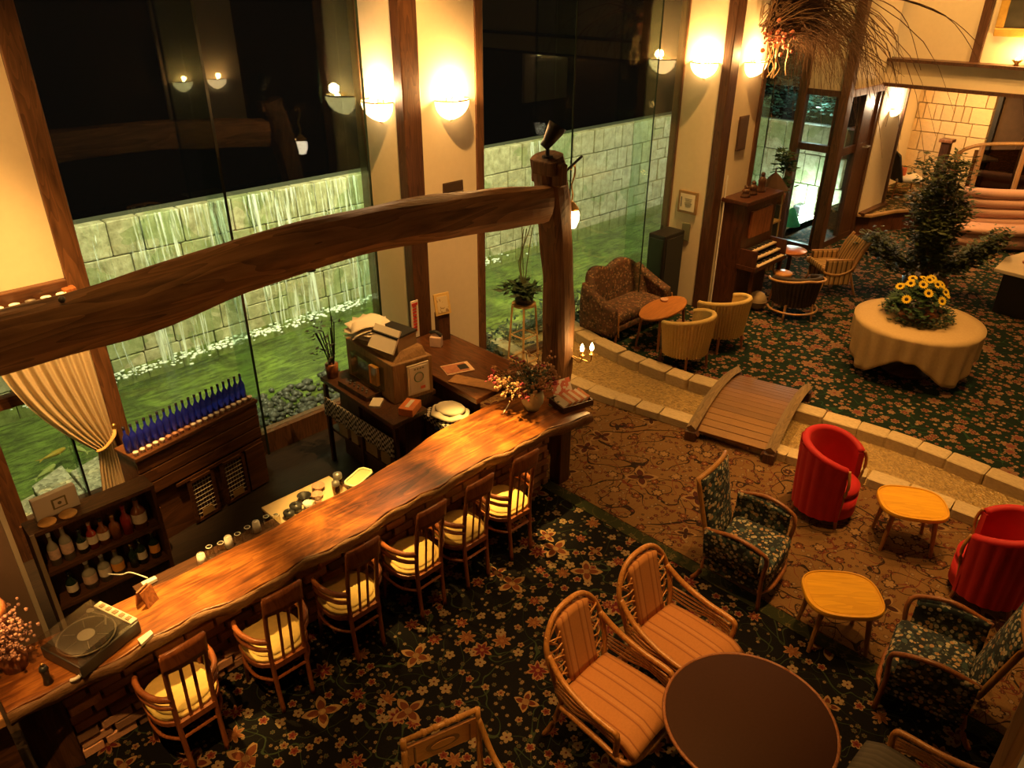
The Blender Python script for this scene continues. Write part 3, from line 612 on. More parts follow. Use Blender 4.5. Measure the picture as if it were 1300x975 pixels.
for bx0,zb,pw in ((1.22,2.60,620),(2.58,2.70,680),(3.92,2.665,1250)):
    MB().cyl((bx0,4.56,zb),(bx0,4.56,zb+.03),.035,n=14).build('beam_downlight',blackm,tb); MB().lathe([(.028,0),(.001,0)],(bx0,4.56,zb-.002),12).build('downlight_lens',emit('beam lamp lens',(1,.7,.35),20),tb)
    light('beam_lamp','SPOT',(bx0,4.56,zb-.012),pw,(1,.56,.13),.03,(bx0+.02,4.38,.8),46,1.0)
MB().ball((1.02,4.52,2.93),.02,8,5).build('bolt',greym,tb,True)
po=thing('timber_post','rough leaning timber post holding up the beam at bar end','post',(0,0,0))
timber('post',[(5.29,4.66,-.02),(5.30,4.65,.6),(5.31,4.65,1.1),(5.28,4.65,1.8),(5.22,4.65,2.4),(5.13,4.65,2.85),(5.07,4.65,3.12)],.30,.27,oldpost,po,4)
MB().box((5.07,4.62,2.98),(.1,.36,.2)).build('peg_cap',oldpost,po,bevel=.02)
MB().box((5.04,4.6,3.04),(.2,.22,.12),.1).build('top_block',oldpost,po,bevel=.015)
sp=thing('spotlight','small black theatre spotlight on top of the timber post','lamp',(5.02,4.6,3.12))
MB().cyl((0,0,0),(0,0,.1),.018).build('stem',blackm,sp); MB().cyl((0,0,0),(0,0,.02),.05).build('base',blackm,sp)
MB().tube([(-.03,.02,.09),(0,0,.13),(.05,-.03,.22),(.075,-.045,.27)],[.04,.05,.075,.085],12).build('head',blackm,sp,True)
ln=thing('lantern','glowing acorn shaped lantern hanging from iron bracket on the post','lamp',(5.44,4.66,2.50))
MB().lathe([(.005,-.11),(.05,-.095),(.075,-.03),(.08,.03),(.06,.085)],(0,0,0),14).build('glass_globe',emit('lit lantern glass',(1,.80,.55),9),ln,True)
MB().lathe([(.02,.15),(.07,.09),(.075,.075),(.0,.075)],(0,0,0),12).build('cap',brass,ln,True)
MB().tube(cr([(0,0,.15),(.01,0,.22),(-.01,0,.3),(.02,0,.38),(.03,0,.45),(.0,0,.49),(-.03,0,.45)],5),.008,6).build('scroll_hook',brass,ln,True)
MB().tube([(-.2,0,.40),(.12,-.0,.55)],.012,6).build('bracket_arm',blackm,ln)
light('lantern_light','POINT',(5.48,4.42,2.50),6,WARM2,.06)
# candle lamp with two flame bulbs on post
cl=thing('candle_lamp','twin candle wall lamp with lit flame bulbs on the post foot','lamp',(5.40,4.42,1.15))
flm=emit('lit flame bulb',(1,.62,.22),45)
MB().box((-.05,.1,.0),(.05,.03,.14)).build('back_plate',brass,cl,bevel=.01)
for dx,dy in ((-.01,-.02),(.075,-.075)):
    MB().tube(cr([(-.05,.1,-.02),(dx-.01,dy+.03,-.08),(dx,dy,-.04),(dx,dy,.0)],5),.007,6).build('arm',brass,cl,True)
    MB().lathe([(.0,-.005),(.028,0),(.03,.01),(.012,.012),(.012,.05)],(dx,dy,0),12).build('candle_cup',brass,cl,True)
    b=MB().lathe([(.012,.05),(.022,.075),(.016,.105),(.002,.135)],(dx,dy,0),10).build('flame_bulb',flm,cl,True)
light('candle_light','POINT',(5.44,4.30,1.27),9,WARM,.04)
# ---------------- things on counter
vs=thing('flower_vase','pale green ceramic vase of dried flowers on the bar','vase',(4.68,4.40,CT))
MB().lathe([(.0,.0),(.06,0),(.105,.08),(.112,.14),(.095,.20),(.105,.22),(.09,.215)],(0,0,0),20).build('vase_body',plain('celadon glaze',(.55,.58,.42),.3,.25,12),vs,True)
drym=plain('dried flower heads',(.42,.24,.12),.9,.6,30); darkleaf=plain('dark olive leaf',(.035,.05,.018),.7,.5,20); pinkm=plain('dusky pink petals',(.42,.07,.10),.8,.4,20)
m1=MB(); m2=MB(); m3=MB(); 
for i in range(120):
    a=random.uniform(0,2*PI); L=random.uniform(.15,.42); t=Vector((math.cos(a)*L*.9,math.sin(a)*L*.7+.08,.2+L*random.uniform(.15,.6)))
    m2.tube([(0,0,.15),t*.6+Vector((0,0,.06)),t],.003,4); 
    q=m3 if random.random()<.15 else m1
    for k in range(5): q.ball(t+Vector((random.gauss(0,.02),random.gauss(0,.02),random.gauss(0,.02))),random.uniform(.008,.018),5,3)
pts=[(random.gauss(0,.12),random.gauss(.08,.10),random.uniform(.2,.36)) for _ in range(40)]
leaves(m2,pts,260,.06,.05)
tag(m1.build('dried_heads',drym,vs),None,None,None,'stuff'); tag(m2.build('stems_and_leaves',darkleaf,vs),None,None,None,'stuff'); tag(m3.build('pink_blossoms',pinkm,vs),None,None,None,'stuff')
bk=thing('leaflet_basket','dark tray heaped with folded leaflets on the bar end','tray',(5.02,4.20,CT),-.25)
MB().box((0,0,.012),(.34,.24,.02)).box((0,-.12,.03),(.35,.015,.06)).box((0,.12,.03),(.35,.015,.06)).box((-.17,0,.03),(.015,.24,.06)).box((.17,0,.03),(.015,.24,.06)).build('tray',darkwoodx,bk)
prn=plain('printed leaflet',(.60,.25,.12),.7,.5,28)
for i in range(8): MB().box((-.12+.035*i,.0,.06+.002*i),(.012,.20,.07),0,Matrix.Rotation(.9,3,'Y')).build('leaflet',prn if i%2 else paper,bk)
def card_mat(name,base,ink,scale=30,thr=.55):
    n=NT(name); c=n.coord('Object'); f=n.noise(c,scale,3); return n.done(n.mix(n.math('GREATER_THAN',f,thr),base,ink),.7)
MB().box((-.02,.15,.13),(.22,.012,.14),0,Matrix.Rotation(-.5,3,'X')).build('sign_card',card_mat('pink and white sign',(.75,.68,.6),(.6,.16,.10),14,.5),bk)
bx_=thing('printed_card_stand','cream patterned card box standing behind the vase','box',(4.86,4.68,CT),-.1)
MB().box((0,0,.12),(.26,.07,.24)).build('card_face',card_mat('gold printed card',(.62,.44,.20),(.34,.14,.07),22,.55),bx_,bevel=.004); MB().box((0,0,.245),(.24,.06,.012)).build('lid',paper,bx_)
MB().tube([(4.40,4.52,CT+.008),(4.58,4.62,CT+.008)],.006,6).build('pen',paper); tag(bpy.data.objects['pen'],'thin cream pen lying on the bar left of the vase','pen')
# record player
tt=thing('record_player','record player with clear lid and black platter on the bar','turntable',(.595,4.265,CT),.33)
MB().box((0,0,.05),(.42,.36,.09)).build('plinth',plain('smoked grey plinth',(.045,.04,.036),.35),tt,bevel=.008)
MB().lathe([(.001,.118),(.15,.118),(.158,.112),(.158,.095)],(-.03,-.01,0),36).build('platter',blackm,tt,True)
MB().tube(arc((-.03,-.01),.162,0,2*PI,40,.108),.007,5).build('platter_rim',greym,tt,True)
MB().lathe([(.001,.1205),(.05,.1205),(.05,.1185)],(-.03,-.01,0),20).build('record_label',plain('grey record label',(.30,.30,.28),.5),tt)
for k in range(6): a=k*PI/3; MB().box((-.03+.10*math.cos(a),-.01+.10*math.sin(a),.1205),(.07,.004,.002),a).build('platter_mark',greym,tt)
MB().tube([(.11,.13,.12),(.12,.0,.135),(.07,-.06,.13)],.006,6).build('tone_arm',greym,tt); MB().cyl((.11,.13,.09),(.11,.13,.135),.022).build('arm_pivot',greym,tt)
MB().box((.185,0,.1),(.05,.34,.02)).build('control_strip',plain('pale aluminium strip',(.62,.58,.5),.35,.05),tt)
for k in range(5): MB().box((.185,-.12+.06*k,.112),(.03,.03,.008)).build('button',plain('brown button',(.28,.2,.12),.5),tt)
gl=glass_mat('clear lid acrylic',(.92,.9,.86),.8,.02)
lid=MB().bx(-.205,.155,-.175,.175,.165,.168); lid.bx(-.205,.155,.172,.175,.09,.168).bx(-.205,.155,-.175,-.172,.09,.168).bx(-.205,-.202,-.175,.175,.09,.168).build('dust_lid',gl,tt)
for sx in (-1,1):
    for sy in (-1,1): MB().cyl((sx*.17,sy*.14,0),(sx*.17,sy*.14,.01),.02).build('foot',blackm,tt)
cp=thing('phone_handset','white crescent shaped bottle opener on the bar edge','bottle opener',(.44,4.075,CT+.012),.5)
MB().tube(cr([(-.05,.012,0),(-.02,-.014,0),(.03,-.012,0),(.055,.02,0)],5),[.006]+[.012]*14+[.006],8).build('crescent',white,cp,True)
cp.name='bottle_opener'
o=MB().prism([(0,-.05),(.09,-.01),(.09,.03),(.0,.01)],0,.02).build('folded_note',paper,None,loc=(.80,4.09,CT)); tag(o,'small white folded note by the record player corner','paper')
dm=MB().prism([(-.05,-.06),(.05,-.06),(.05,.06),(-.05,.06)],0,.07); dispm=plain('dark grinder',(.03,.03,.03),.4)
ps=thing('pepper_grinder','dark pepper grinder standing left of the record player','grinder',(.30,4.15,CT))
MB().lathe([(.0,0),(.028,0),(.02,.05),(.022,.1),(.027,.105),(.02,.13),(.0,.135)],(0,0,0),14).build('body',dispm,ps,True); MB().ball((0,0,.145),.012,8,5).build('knob',brass,ps,True)
# menu holder left of counter end of record player
mh=thing('menu_stand','small wooden folding menu stand behind the record player','menu stand',(.98,4.40,CT),.5)
MB().box((0,-.03,.06),(.10,.01,.13),0,Matrix.Rotation(-.25,3,'X')).build('front_leaf',redwood,mh); MB().box((0,.03,.06),(.10,.01,.13),0,Matrix.Rotation(.25,3,'X')).build('rear_leaf',redwood,mh)
# flower lamp at left edge
vl=thing('lamp_bouquet','lit lamp among pink dried hydrangeas at left edge','bouquet',(.20,4.42,CT))
MB().lathe([(0,0),(.07,0),(.08,.08),(.05,.16),(.06,.2)],(0,0,0),16).build('pot',redwood,vl,True)
m1=MB()
for i in range(800):
    p=Vector((random.gauss(-.02,.065),random.gauss(0,.065),random.uniform(.14,.42))); m1.ball(p,random.uniform(.006,.014),5,3)
tag(m1.build('flower_heads',plain('faded pink hydrangea',(.45,.24,.17),.9,.5,30),vl),None,None,None,'stuff')
MB().lathe([(.0,.44),(.035,.46),(.04,.5),(.03,.54)],(0,0,0),12).build('bulb',emit('lamp bulb',(1,.55,.2),22),vl,True); MB().lathe([(.06,.42),(.075,.46),(.06,.5),(.05,.5)],(0,0,0),12).build('holder',redwood,vl,True)
light('bouquet_light','POINT',(.22,4.30,CT+.58),5,WARM,.04)
# ---------------- back bar: work shelf, tray, cups
sh=thing('back_bar_shelf','dark work shelf with pale drain board behind the bar','shelf',(0,0,0))
MB().bx(1.0,2.98,4.58,4.78,.66,.695).build('shelf_top',darkwoodx,sh); MB().bx(1.0,1.06,4.60,4.76,-.2,.66).build('side',darkwood,sh); MB().bx(2.92,2.98,4.60,4.76,-.2,.66).build('side',darkwood,sh)
MB().bx(2.10,2.74,4.60,4.97,.672,.70).build('drain_board',plain('pale laminate',(.55,.42,.24),.5,.12),sh,bevel=.004); MB().bx(2.1,2.74,4.93,4.96,-.2,.67).build('board_panel',darkwoodx,sh)
def lathething(name,label,cat,loc,prof,mat,group=None,parts=()):
    t=thing(name,label,cat,loc,0,group); MB().lathe(prof,(0,0,0),16).build('body',mat,t,True)
    for nm,pf,mt in parts: MB().lathe(pf,(0,0,0),14).build(nm,mt,t,True)
    return t
cupw=[(0,0),(.025,0),(.035,.03),(.04,.07),(.036,.07),(.03,.02),(.0,.012)]
handle=lambda t: MB().tube(cr([(.036,0,.055),(.06,0,.05),(.06,0,.025),(.034,0,.02)],4),.006,6).build('handle',white,t,True)
brown=plain('brown stoneware',(.14,.08,.045),.4); pinkc=plain('pink beige bowl',(.45,.25,.17),.4)
c1=lathething('coffee_cup','white cup on the work shelf at the bar back edge','cup',(2.36,4.68,.70),cupw,white); handle(c1)
lathething('drip_filter','black coffee filter bowl on the work shelf','filter',(2.40,4.80,.70),[(0,0),(.02,0),(.055,.05),(.06,.055),(.05,.05),(.012,.01)],blackm,None,[('collar',[(.05,.0),(.055,.0),(.055,.01),(.05,.01)],greym)])
lathething('stacked_bowl','pinkish bowl at the far end of work shelf','bowl',(2.57,4.86,.70),[(0,0),(.03,0),(.055,.04),(.05,.04),(.0,.012)],pinkc)
lathething('stacked_bowl','pinkish bowl next to the black filter bowl','bowl',(2.50,4.77,.70),[(0,0),(.03,0),(.05,.035),(.045,.035),(.0,.012)],pinkc)
lathething('dark_pot','dark lidded pot on the work shelf beside the black filter','pot',(2.28,4.73,.70),[(0,0),(.045,0),(.05,.06),(.0,.065)],dispm,None,[('lid_knob',[(0,.09),(.012,.085),(.006,.065)],greym)])
lathething('dark_pot','dark round pot on the work shelf nearer the small jars','pot',(2.20,4.70,.70),[(0,0),(.04,0),(.045,.05),(.0,.055)],dispm,None,[('lid_knob',[(0,.08),(.012,.075),(.006,.055)],greym)])
lathething('sugar_jar','small beige jar among pots on the work shelf','jar',(2.45,4.67,.70),[(0,0),(.025,0),(.028,.06),(.0,.065)],pinkc,None,[('lid',[(.0,.075),(.026,.07),(.028,.062)],brown)])
lathething('cruet','tall glass cruet with steel top beside the green tray','cruet',(2.68,4.72,.70),[(0,0),(.035,0),(.037,.13),(.0,.14)],glass_mat('cruet glass',(.5,.4,.25)),None,[('steel_top',[(.037,.13),(.037,.17),(.0,.18)],greym)])
lathething('cruet','second tall glass cruet standing left of the green tray','cruet',(2.62,4.66,.70),[(0,0),(.03,0),(.032,.12),(.0,.125)],glass_mat('cruet glass dark',(.4,.3,.18)),None,[('steel_top',[(.032,.12),(.032,.15),(.0,.16)],greym)])
tr_=thing('green_tray','pale green octagonal tray at the bar back edge','tray',(2.84,4.66,.70),.35)
oc=[(-.13,-.04),(-.10,-.065),(.10,-.065),(.13,-.04),(.13,.04),(.10,.065),(-.10,.065),(-.13,.04)]
MB().prism(oc,.075,.085).build('tray_floor',plain('pale green enamel',(.34,.40,.20),.4,.1),tr_)
r_=MB(); r_.tube([(x,y,.09) for x,y in oc],.009,6,closed=True); r_.build('rim',plain('pale rim',(.6,.62,.42),.4,.05),tr_,True)
MB().prism([(x*.8,y*.8) for x,y in oc],0,.075).build('base',plain('tray base',(.3,.34,.2),.5),tr_)
clear=glass_mat('tumbler glass',(.88,.86,.78),1.2,.05)
for i,(x,y) in enumerate(((1.46,4.66),(1.54,4.69),(1.62,4.67),(1.69,4.70),(1.76,4.68),(1.85,4.70),(1.93,4.72),(2.02,4.72),(2.08,4.68))):
    lathething('tumbler','upturned glass tumbler, %s from the left in row behind the bar'%ORD[i],'glass',(x,y,.70),[(.03,0),(.034,.0),(.028,.085),(.0,.088)],clear if i%3 else white,'tumblers behind the bar',[('foot_ring',[(.02,.088),(.024,.092),(.02,.094)],white)])
o=MB().prism([(-.05,-.02),(.05,-.02),(.05,.02),(-.05,.02)],0,.03).build('white_box',white,None,loc=(1.10,4.72,.70),bevel=.005); tag(o,'small white box at left end of work shelf','box')
o=MB().tube(cr([(1.10,4.74,.735),(1.03,4.85,.76),(.98,4.9,.74),(.92,5.0,.72)],5),.005,6).build('power_cord',white,None,True); tag(o,'white cord running off the small white box','cord')
# ---------------- left shelf unit with spirits
su=thing('bottle_shelf','dark open shelf unit of spirit bottles behind the record player','shelf',(.60,5.42,-.2))
MB().bx(0,.88,.17,.20,0,1.2).build('back_panel',darkwood,su)
for x in (0,.85): MB().bx(x,x+.03,0,.17,0,1.2).build('side',darkwood,su)
for z in (.0,.47,.80,1.17): MB().bx(.03,.85,0,.17,z,z+.03).build('shelf',darkwoodx,su)
MB().bx(.0,.03,-.01,.0,0,1.2).build('edge_strip',plain('worn pale edge',(.3,.22,.14),.5),su)
def bottle(name,label,loc,h,r,mat,lab=None,cap=None,group='spirit bottles on the open shelf',cat='bottle',labz=(.2,.5)):
    t=thing(name,label,cat,loc,random.uniform(0,1),group)
    MB().lathe([(0,0),(r,0),(r,h*.52),(r*.85,h*.60),(r*.36,h*.72),(r*.33,h*.93),(0,h*.93)],(0,0,0),14).build('body',mat,t,True)
    if lab: MB().lathe([(r*1.015,h*labz[0]),(r*1.015,h*labz[1])],(0,0,0),14).build('paper_label',lab,t,True)
    MB().lathe([(r*.4,h*.9),(r*.4,h),(0,h)],(0,0,0),10).build('cap',cap or blackm,t,True)
    return t
amber=plain('amber spirit glass',(.22,.07,.015),.12,.2,spec=.7); dkg=plain('dark green glass',(.015,.03,.015),.12,.2,spec=.7); clr=plain('clear spirit glass',(.30,.28,.22),.1,.2,spec=.8); redg=plain('red spirit',(.3,.03,.02),.12,.2,spec=.7)
lw=plain('white bottle label',(.72,.62,.48),.7,.2,40); lo=plain('orange bottle label',(.75,.33,.06),.6,.15,40); lr=plain('cream red label',(.62,.42,.32),.7,.5,30)
up_=[(.12,.30,.038,clr,lr,white,'pale labelled bottle, leftmost on the upper shelf'),(.21,.33,.042,clr,lr,pinkc,'pink topped bottle, second on the upper shelf'),(.31,.22,.036,dkg,lw,None,'short dark bottle third on the upper shelf'),(.385,.25,.036,redg,lw,pinkc,'slim red bottle fourth on the upper shelf'),(.465,.24,.042,amber,lw,None,'squat amber bottle in the middle of the upper shelf'),(.55,.23,.04,amber,None,brass,'unlabelled amber bottle with brass cap on the upper shelf'),(.64,.27,.04,redg,None,redg,'dark red bottle second from right on the upper shelf'),(.74,.31,.055,amber,lw,None,'large amber bottle with white label at right of the upper shelf')]
for x,h,r,m,l,c,lb in up_: bottle('spirit_bottle',lb,(.6+x,5.505,-.2+.83),h*.93,r,m,l,c)
lo_=[(.16,.22,.04,dkg,lw,None,'dark bottle leftmost on the lower shelf'),(.29,.25,.05,clr,lr,white,'fat clear bottle second on the lower shelf'),(.40,.25,.045,clr,lw,white,'clear bottle with white label third on the lower shelf'),(.50,.24,.048,clr,lo,brass,'bottle with orange label in the middle of lower shelf'),(.62,.22,.036,dkg,None,brass,'thin dark bottle with brass cap on the lower shelf'),(.685,.24,.04,dkg,lw,None,'black bottle with small white label on the lower shelf'),(.79,.26,.04,dkg,lo,brass,'dark bottle with orange label rightmost on the lower shelf')]
for x,h,r,m,l,c,lb in lo_: bottle('spirit_bottle',lb,(.6+x,5.505,-.2+.50),h,r,m,l,c)
ws_=thing('white_sign_block','white block with small square emblem on the bottle shelf','sign',(.84,5.575,1.0),.06)
MB().box((0,0,.09),(.30,.05,.18)).build('block',paper,ws_,bevel=.004)
MB().box((.02,-.027,.09),(.10,.004,.085)).build('emblem_frame',plain('olive frame',(.22,.19,.08),.6),ws_); MB().box((.02,-.030,.09),(.075,.003,.062)).build('emblem_field',paper,ws_); MB().lathe([(.001,0),(.014,0)],(0,0,0),10).build('emblem_leaf',plain('emblem ink',(.15,.13,.06),.6),ws_,loc=(.02,-.0325,.09)); 
bpy.data.objects['emblem_leaf'].rotation_euler=(PI/2,0,0)
wk=plain('woven coaster',(.62,.34,.10),.8,.3,30,.4)
for i,(x,l) in enumerate(((.74,'woven round coaster left, in front of the white block'),(.88,'woven round coaster right, in front of the white block'))):
    t=thing('coaster',l,'coaster',(x,5.485,1.0),0,'woven coasters'); MB().lathe([(0,0),(.055,0),(.06,.012),(.055,.02),(.0,.018)],(0,0,0),20).build('disc',wk,t,True); MB().tube(arc((0,0),.057,0,2*PI,20,.012),.006,5).build('edge_band',wk,t,True)
# ---------------- partition at left edge
pt=thing('wall_partition','brown partition at the left edge behind the bouquet','wall',kind='structure')
MB().bx(-.6,.46,5.0,5.1,-.2,1.75).build('panel',plain('brown partition',(.16,.10,.065),.8,.15),pt); MB().bx(.44,.47,4.98,5.12,-.2,1.75).build('edge_strip',plain('pale metal edge',(.35,.3,.22),.4,.1),pt)
# ---------------- curtain
fab=NT('cream curtain'); _c=fab.coord('Object'); _v=fab.new('ShaderNodeTexVoronoi'); fab.l.new(_c,_v.inputs['Vector']); _v.inputs['Scale'].default_value=34
_k=fab.mix(fab.math('LESS_THAN',_v.outputs['Distance'],.13),(.84,.70,.48),(.50,.33,.16)); fab.done(_k,.9)
_tl=fab.new('ShaderNodeBsdfTranslucent'); fab.set(_tl.inputs[0],(.8,.66,.42)); _mx=fab.new('ShaderNodeMixShader'); _mx.inputs[0].default_value=.38; fab.l.new(fab.b.outputs[0],_mx.inputs[1]); fab.l.new(_tl.outputs[0],_mx.inputs[2]); fab.l.new(_mx.outputs[0],fab.out.inputs[0]); fab=fab.m
cu=thing('curtain','cream curtain tied back at the left window','curtain',(0,0,0))
def cur(u,v):
    # v 0 top -> 1 bottom, u 0 left -> 1 right
    zt=2.12; 
    if v<.72:
        t=v/.72; z=lerp(zt,.74,t); xr=lerp(1.63,1.63,t); left=lerp(.90,1.47,t**2.2 if t>0 else 0); z-= .30*(1-u)*0
        z=lerp(zt,.74-.06*(1-u),t)
    else:
        t=(v-.72)/.28; z=lerp(.74,.18,t)+(1-t)*-.06*(1-u); left=lerp(1.47,1.40,t); xr=lerp(1.63,1.66,t)
    x=lerp(left,xr,u); amp=lerp(.035,.02,v)
    return (x,6.80+amp*math.sin(u*2*PI*8)-.02*math.sin(v*PI),z)
MB().grid(cur,110,40).build('cloth',fab,cu,True)
MB().tube(cr([(1.46,6.77,.70),(1.52,6.74,.72),(1.62,6.75,.80),(1.66,6.84,.86)],5),.022,8,flat=.5).build('tieback',plain('gold tieback',(.6,.4,.14),.7),cu,True); MB().ball((1.655,6.80,.87),.025,8,5).build('tieback_hook',brass,cu,True)
MB().tube([(.8,6.80,2.11),(1.62,6.80,2.11)],.012,8).build('rail',brass,cu)
for i in range(6):
    x=.96+.115*i; t=thing('hanging_cup','white cup, %s from the left on the rail over the curtain'%ORD[i],'cup',(x,6.77,2.125),0,'cups along the curtain rail')
    MB().lathe([(0,0),(.025,0),(.035,.05),(.04,.075),(.035,.075),(.0,.01)],(0,0,0),14).build('body',white if i%3 else greym,t,True); MB().tube(cr([(.036,0,.06),(.055,0,.05),(.034,0,.02)],4),.005,5).build('handle',white,t,True)
# ---------------- bottle rack with blue bottles
ra=math.atan2(.24,1.24); rk=thing('bottle_rack','dark timber rack with lattice doors carrying blue bottles below window','cabinet',(1.62,6.27,-.2),ra)
RH=.98
rw=wood('rack boards',(.06,.024,.010),(.17,.07,.028),.4,2,0)
MB().bx(0,1.30,.02,.30,.0,RH-.04).build('body',rw,rk)
MB().bx(-.01,1.31,-.02,.31,RH-.04,RH).build('top',rw,rk,bevel=.006)
for k in range(3): MB().bx(.0,1.30,-.005,.02,RH-.17-.13*k,RH-.05-.13*k).build('front_board',rw,rk,bevel=.006)
MB().bx(.30,1.28,-.012,.015,.50,.53).build('rail',rw,rk)
for (x0,x1) in ((.40,.68),(.76,1.04)):
    d=MB().bx(x0,x0+.035,-.03,-.005,.02,.50).bx(x1-.035,x1,-.03,-.005,.02,.50).bx(x0,x1,-.03,-.005,.47,.50).bx(x0,x1,-.03,-.005,.02,.05).build('lattice_door',rw,rk)
    g=MB(); 
    for i in range(1,9):
        zz=.05+.42*i/9; g.tube([(x0+.03,-.015,zz),(x1-.03,-.015,zz)],.004,4)
    for i in range(1,7):
        xx=x0+.03+(x1-x0-.06)*i/7; g.tube([(xx,-.012,.05),(xx,-.012,.47)],.004,4)
    lt=g.build('lattice_bars',plain('pale bamboo lattice',(.55,.5,.42),.5,.1),d)
    MB().bx(x0+.08,x0+.2,-.034,-.03,.06,.14).build('label_plate',plain('tan card',(.5,.33,.14),.7),d)
MB().bx(1.06,1.28,-.03,-.005,.02,.50).build('side_panel',rw,rk)
cobalt=NT('cobalt bottle glass'); cobalt.b.inputs['Transmission Weight'].default_value=.6; cobalt.set(cobalt.b.inputs['Emission Color'],(0,0,0)); cobalt=cobalt.done((.03,.05,.85),.08)
ca,sa=math.cos(ra),math.sin(ra)
def onrack(x,y): return (1.62+x*ca-y*sa,6.27+x*sa+y*ca)
NB=20
for i in range(NB):
    x=.035+i*(1.23/(NB-1)); p=onrack(x,.14)
    bottle('blue_bottle','cobalt blue glass bottle, %s from the curtain end of the row'%ORD[i],(p[0],p[1],-.2+RH),.255,.032,cobalt,None,plain('navy cap',(.01,.01,.03),.4) if i==0 else bpy.data.materials['navy cap'],'cobalt blue bottles in a row')
    p=onrack(x,.035); t=thing('sake_cup','small pale cup in front of the blue bottles, %s from the curtain'%ORD[i],'cup',(p[0],p[1],-.2+RH),0,'cups in front of the blue bottles')
    MB().lathe([(0,0),(.014,0),(.022,.03),(.024,.038),(.02,.036),(.0,.008)],(0,0,0),12).build('body',pinkc if 4<i<9 else white,t,True)
gb=thing('wire_glass_rack','amber glass decanter at the curtain end of bottle rack','decanter',(*onrack(-.02,-.09),.30)); gb.name='decanter'
MB().lathe([(0,0),(.05,0),(.055,.12),(.03,.2),(.025,.28),(.035,.3)],(0,0,0),14).build('body',glass_mat('amber decanter',(.8,.55,.3),1.3,.04),gb,True); MB().ball((0,0,.32),.025,8,5).build('stopper',glass_mat('amber stopper',(.8,.55,.3),1.3,.05),gb,True)
MB().box((0,0,-.25),(.12,.12,.5)).build('pedestal_block',rw,gb)
# ---------------- till counter
tc=thing('till_cabinet','low dark cabinet with open lower shelf beside the pillar','cabinet',(0,0,0))
TP=.80
MB().prism([(3.55,5.12),(3.98,5.14),(3.98,5.37),(4.29,5.39),(4.30,6.34),(3.60,6.45)],TP-.05,TP).build('top',darkwood,tc,bevel=.006)
MB().prism([(3.75,5.22),(3.95,5.22),(3.96,5.40),(4.26,5.40),(4.28,6.3),(3.78,6.4)],-.2,TP-.05).build('body',darkwood,tc); MB().prism([(3.58,5.2),(3.75,5.22),(3.78,6.4),(3.62,6.4)],.18,.21).build('low_shelf',darkwood,tc)
MB().prism([(3.56,5.14),(3.6,5.14),(3.64,6.42),(3.60,6.42)],-.2,TP-.05).v
for y in (5.16,5.75,6.36): MB().box((3.60,y,.27),(.04,.04,.95)).build('shelf_post',darkwood,tc)
chk=NT('checked cloth'); _ck=chk.new('ShaderNodeTexChecker'); chk.l.new(chk.coord('Object',(1,1,1)),_ck.inputs[0]); _ck.inputs['Scale'].default_value=34; _ck.inputs[1].default_value=(.02,.02,.03,1); _ck.inputs[2].default_value=(.6,.55,.45,1); chk=chk.done(_ck.outputs[0],.85)
o=MB().grid(lambda u,v:(3.565-.012*math.sin(u*40)*v,lerp(5.16,6.36,u),lerp(.62,.40,v)-.0),40,5).build('checked_valance',chk,tc,True,solid=.004)
bxs=[(3.66,6.12,.10,.16,.20),(3.66,5.92,.10,.12,.26),(3.66,5.62,.10,.2,.18),(3.66,5.38,.1,.16,.22)]
for i,(x,y,w,d,h) in enumerate(bxs):
    o=MB().box((0,0,h/2),(w,d,h)).build('storage_box',plain('tan storage box',(.40,.28,.16),.8) if i==0 else bpy.data.materials['tan storage box'],None,loc=(x,y,.21),bevel=.004); tag(o,'tan cardboard box, %s from the window on the low shelf'%ORD[i],'box',group='boxes on the low shelf')
# till: old brown register body with glass display, drawer and white printer box
tl=thing('till_machine','old brown cash register with drawer and glass front','cash register',(0,0,TP))
tan=wood('tan register wood',(.20,.11,.045),(.34,.20,.085),.45,3,2)
MB().prism([(3.80,5.42),(4.24,5.36),(4.26,6.2),(3.86,6.3)],0,.42).build('body',tan,tl,bevel=.01)
MB().add([(3.86,5.45,.42),(4.2,5.4,.42),(4.22,6.15,.42),(3.9,6.2,.42),(3.96,5.5,.5),(4.2,5.45,.5),(4.22,6.1,.5),(3.98,6.1,.5)],[(0,1,5,4),(1,2,6,5),(2,3,7,6),(3,0,4,7),(4,5,6,7)]).build('sloped_top',tan,tl)
MB().prism([(3.76,5.62),(3.82,5.58),(3.88,6.1),(3.80,6.14)],.08,.34).build('glass_display',glass_mat('display glass',(.7,.85,.75),1.3,.05),tl); MB().box((3.79,5.72,.22),(.04,.12,.2)).build('orange_tag',plain('orange plastic',(.85,.30,.04),.5),tl)
MB().box((3.72,5.9,.03),(.18,.5,.05)).build('drawer',darkwood,tl)
for k in range(10): MB().cyl((3.68+.03*(k%2),5.72+.035*k,.055),(3.68+.03*(k%2),5.72+.035*k,.075),.012,n=8).build('key',greym,tl)
pp=thing('paper_pile','rumpled pile of white papers on the cash register','papers',(3.98,6.02,TP+.5)); rr=random.Random(2)
for k in range(7): MB().grid(lambda u,v:(lerp(-.17,.17,u),lerp(-.2,.2,v),.012*k+.05*math.sin(u*3+k)*math.cos(v*2.5+k)+.05),6,6).build('sheet',paper,pp,True,solid=.002).rotation_euler=(rr.uniform(-.08,.08),rr.uniform(-.08,.08),rr.uniform(-.7,.7))
lb_=thing('open_box_lid','white box with dark open top on the cash register','box',(3.92,5.66,TP+.5),.15)
rm=Matrix.Rotation(-.45,3,'Y')@Matrix.Rotation(.25,3,'X')
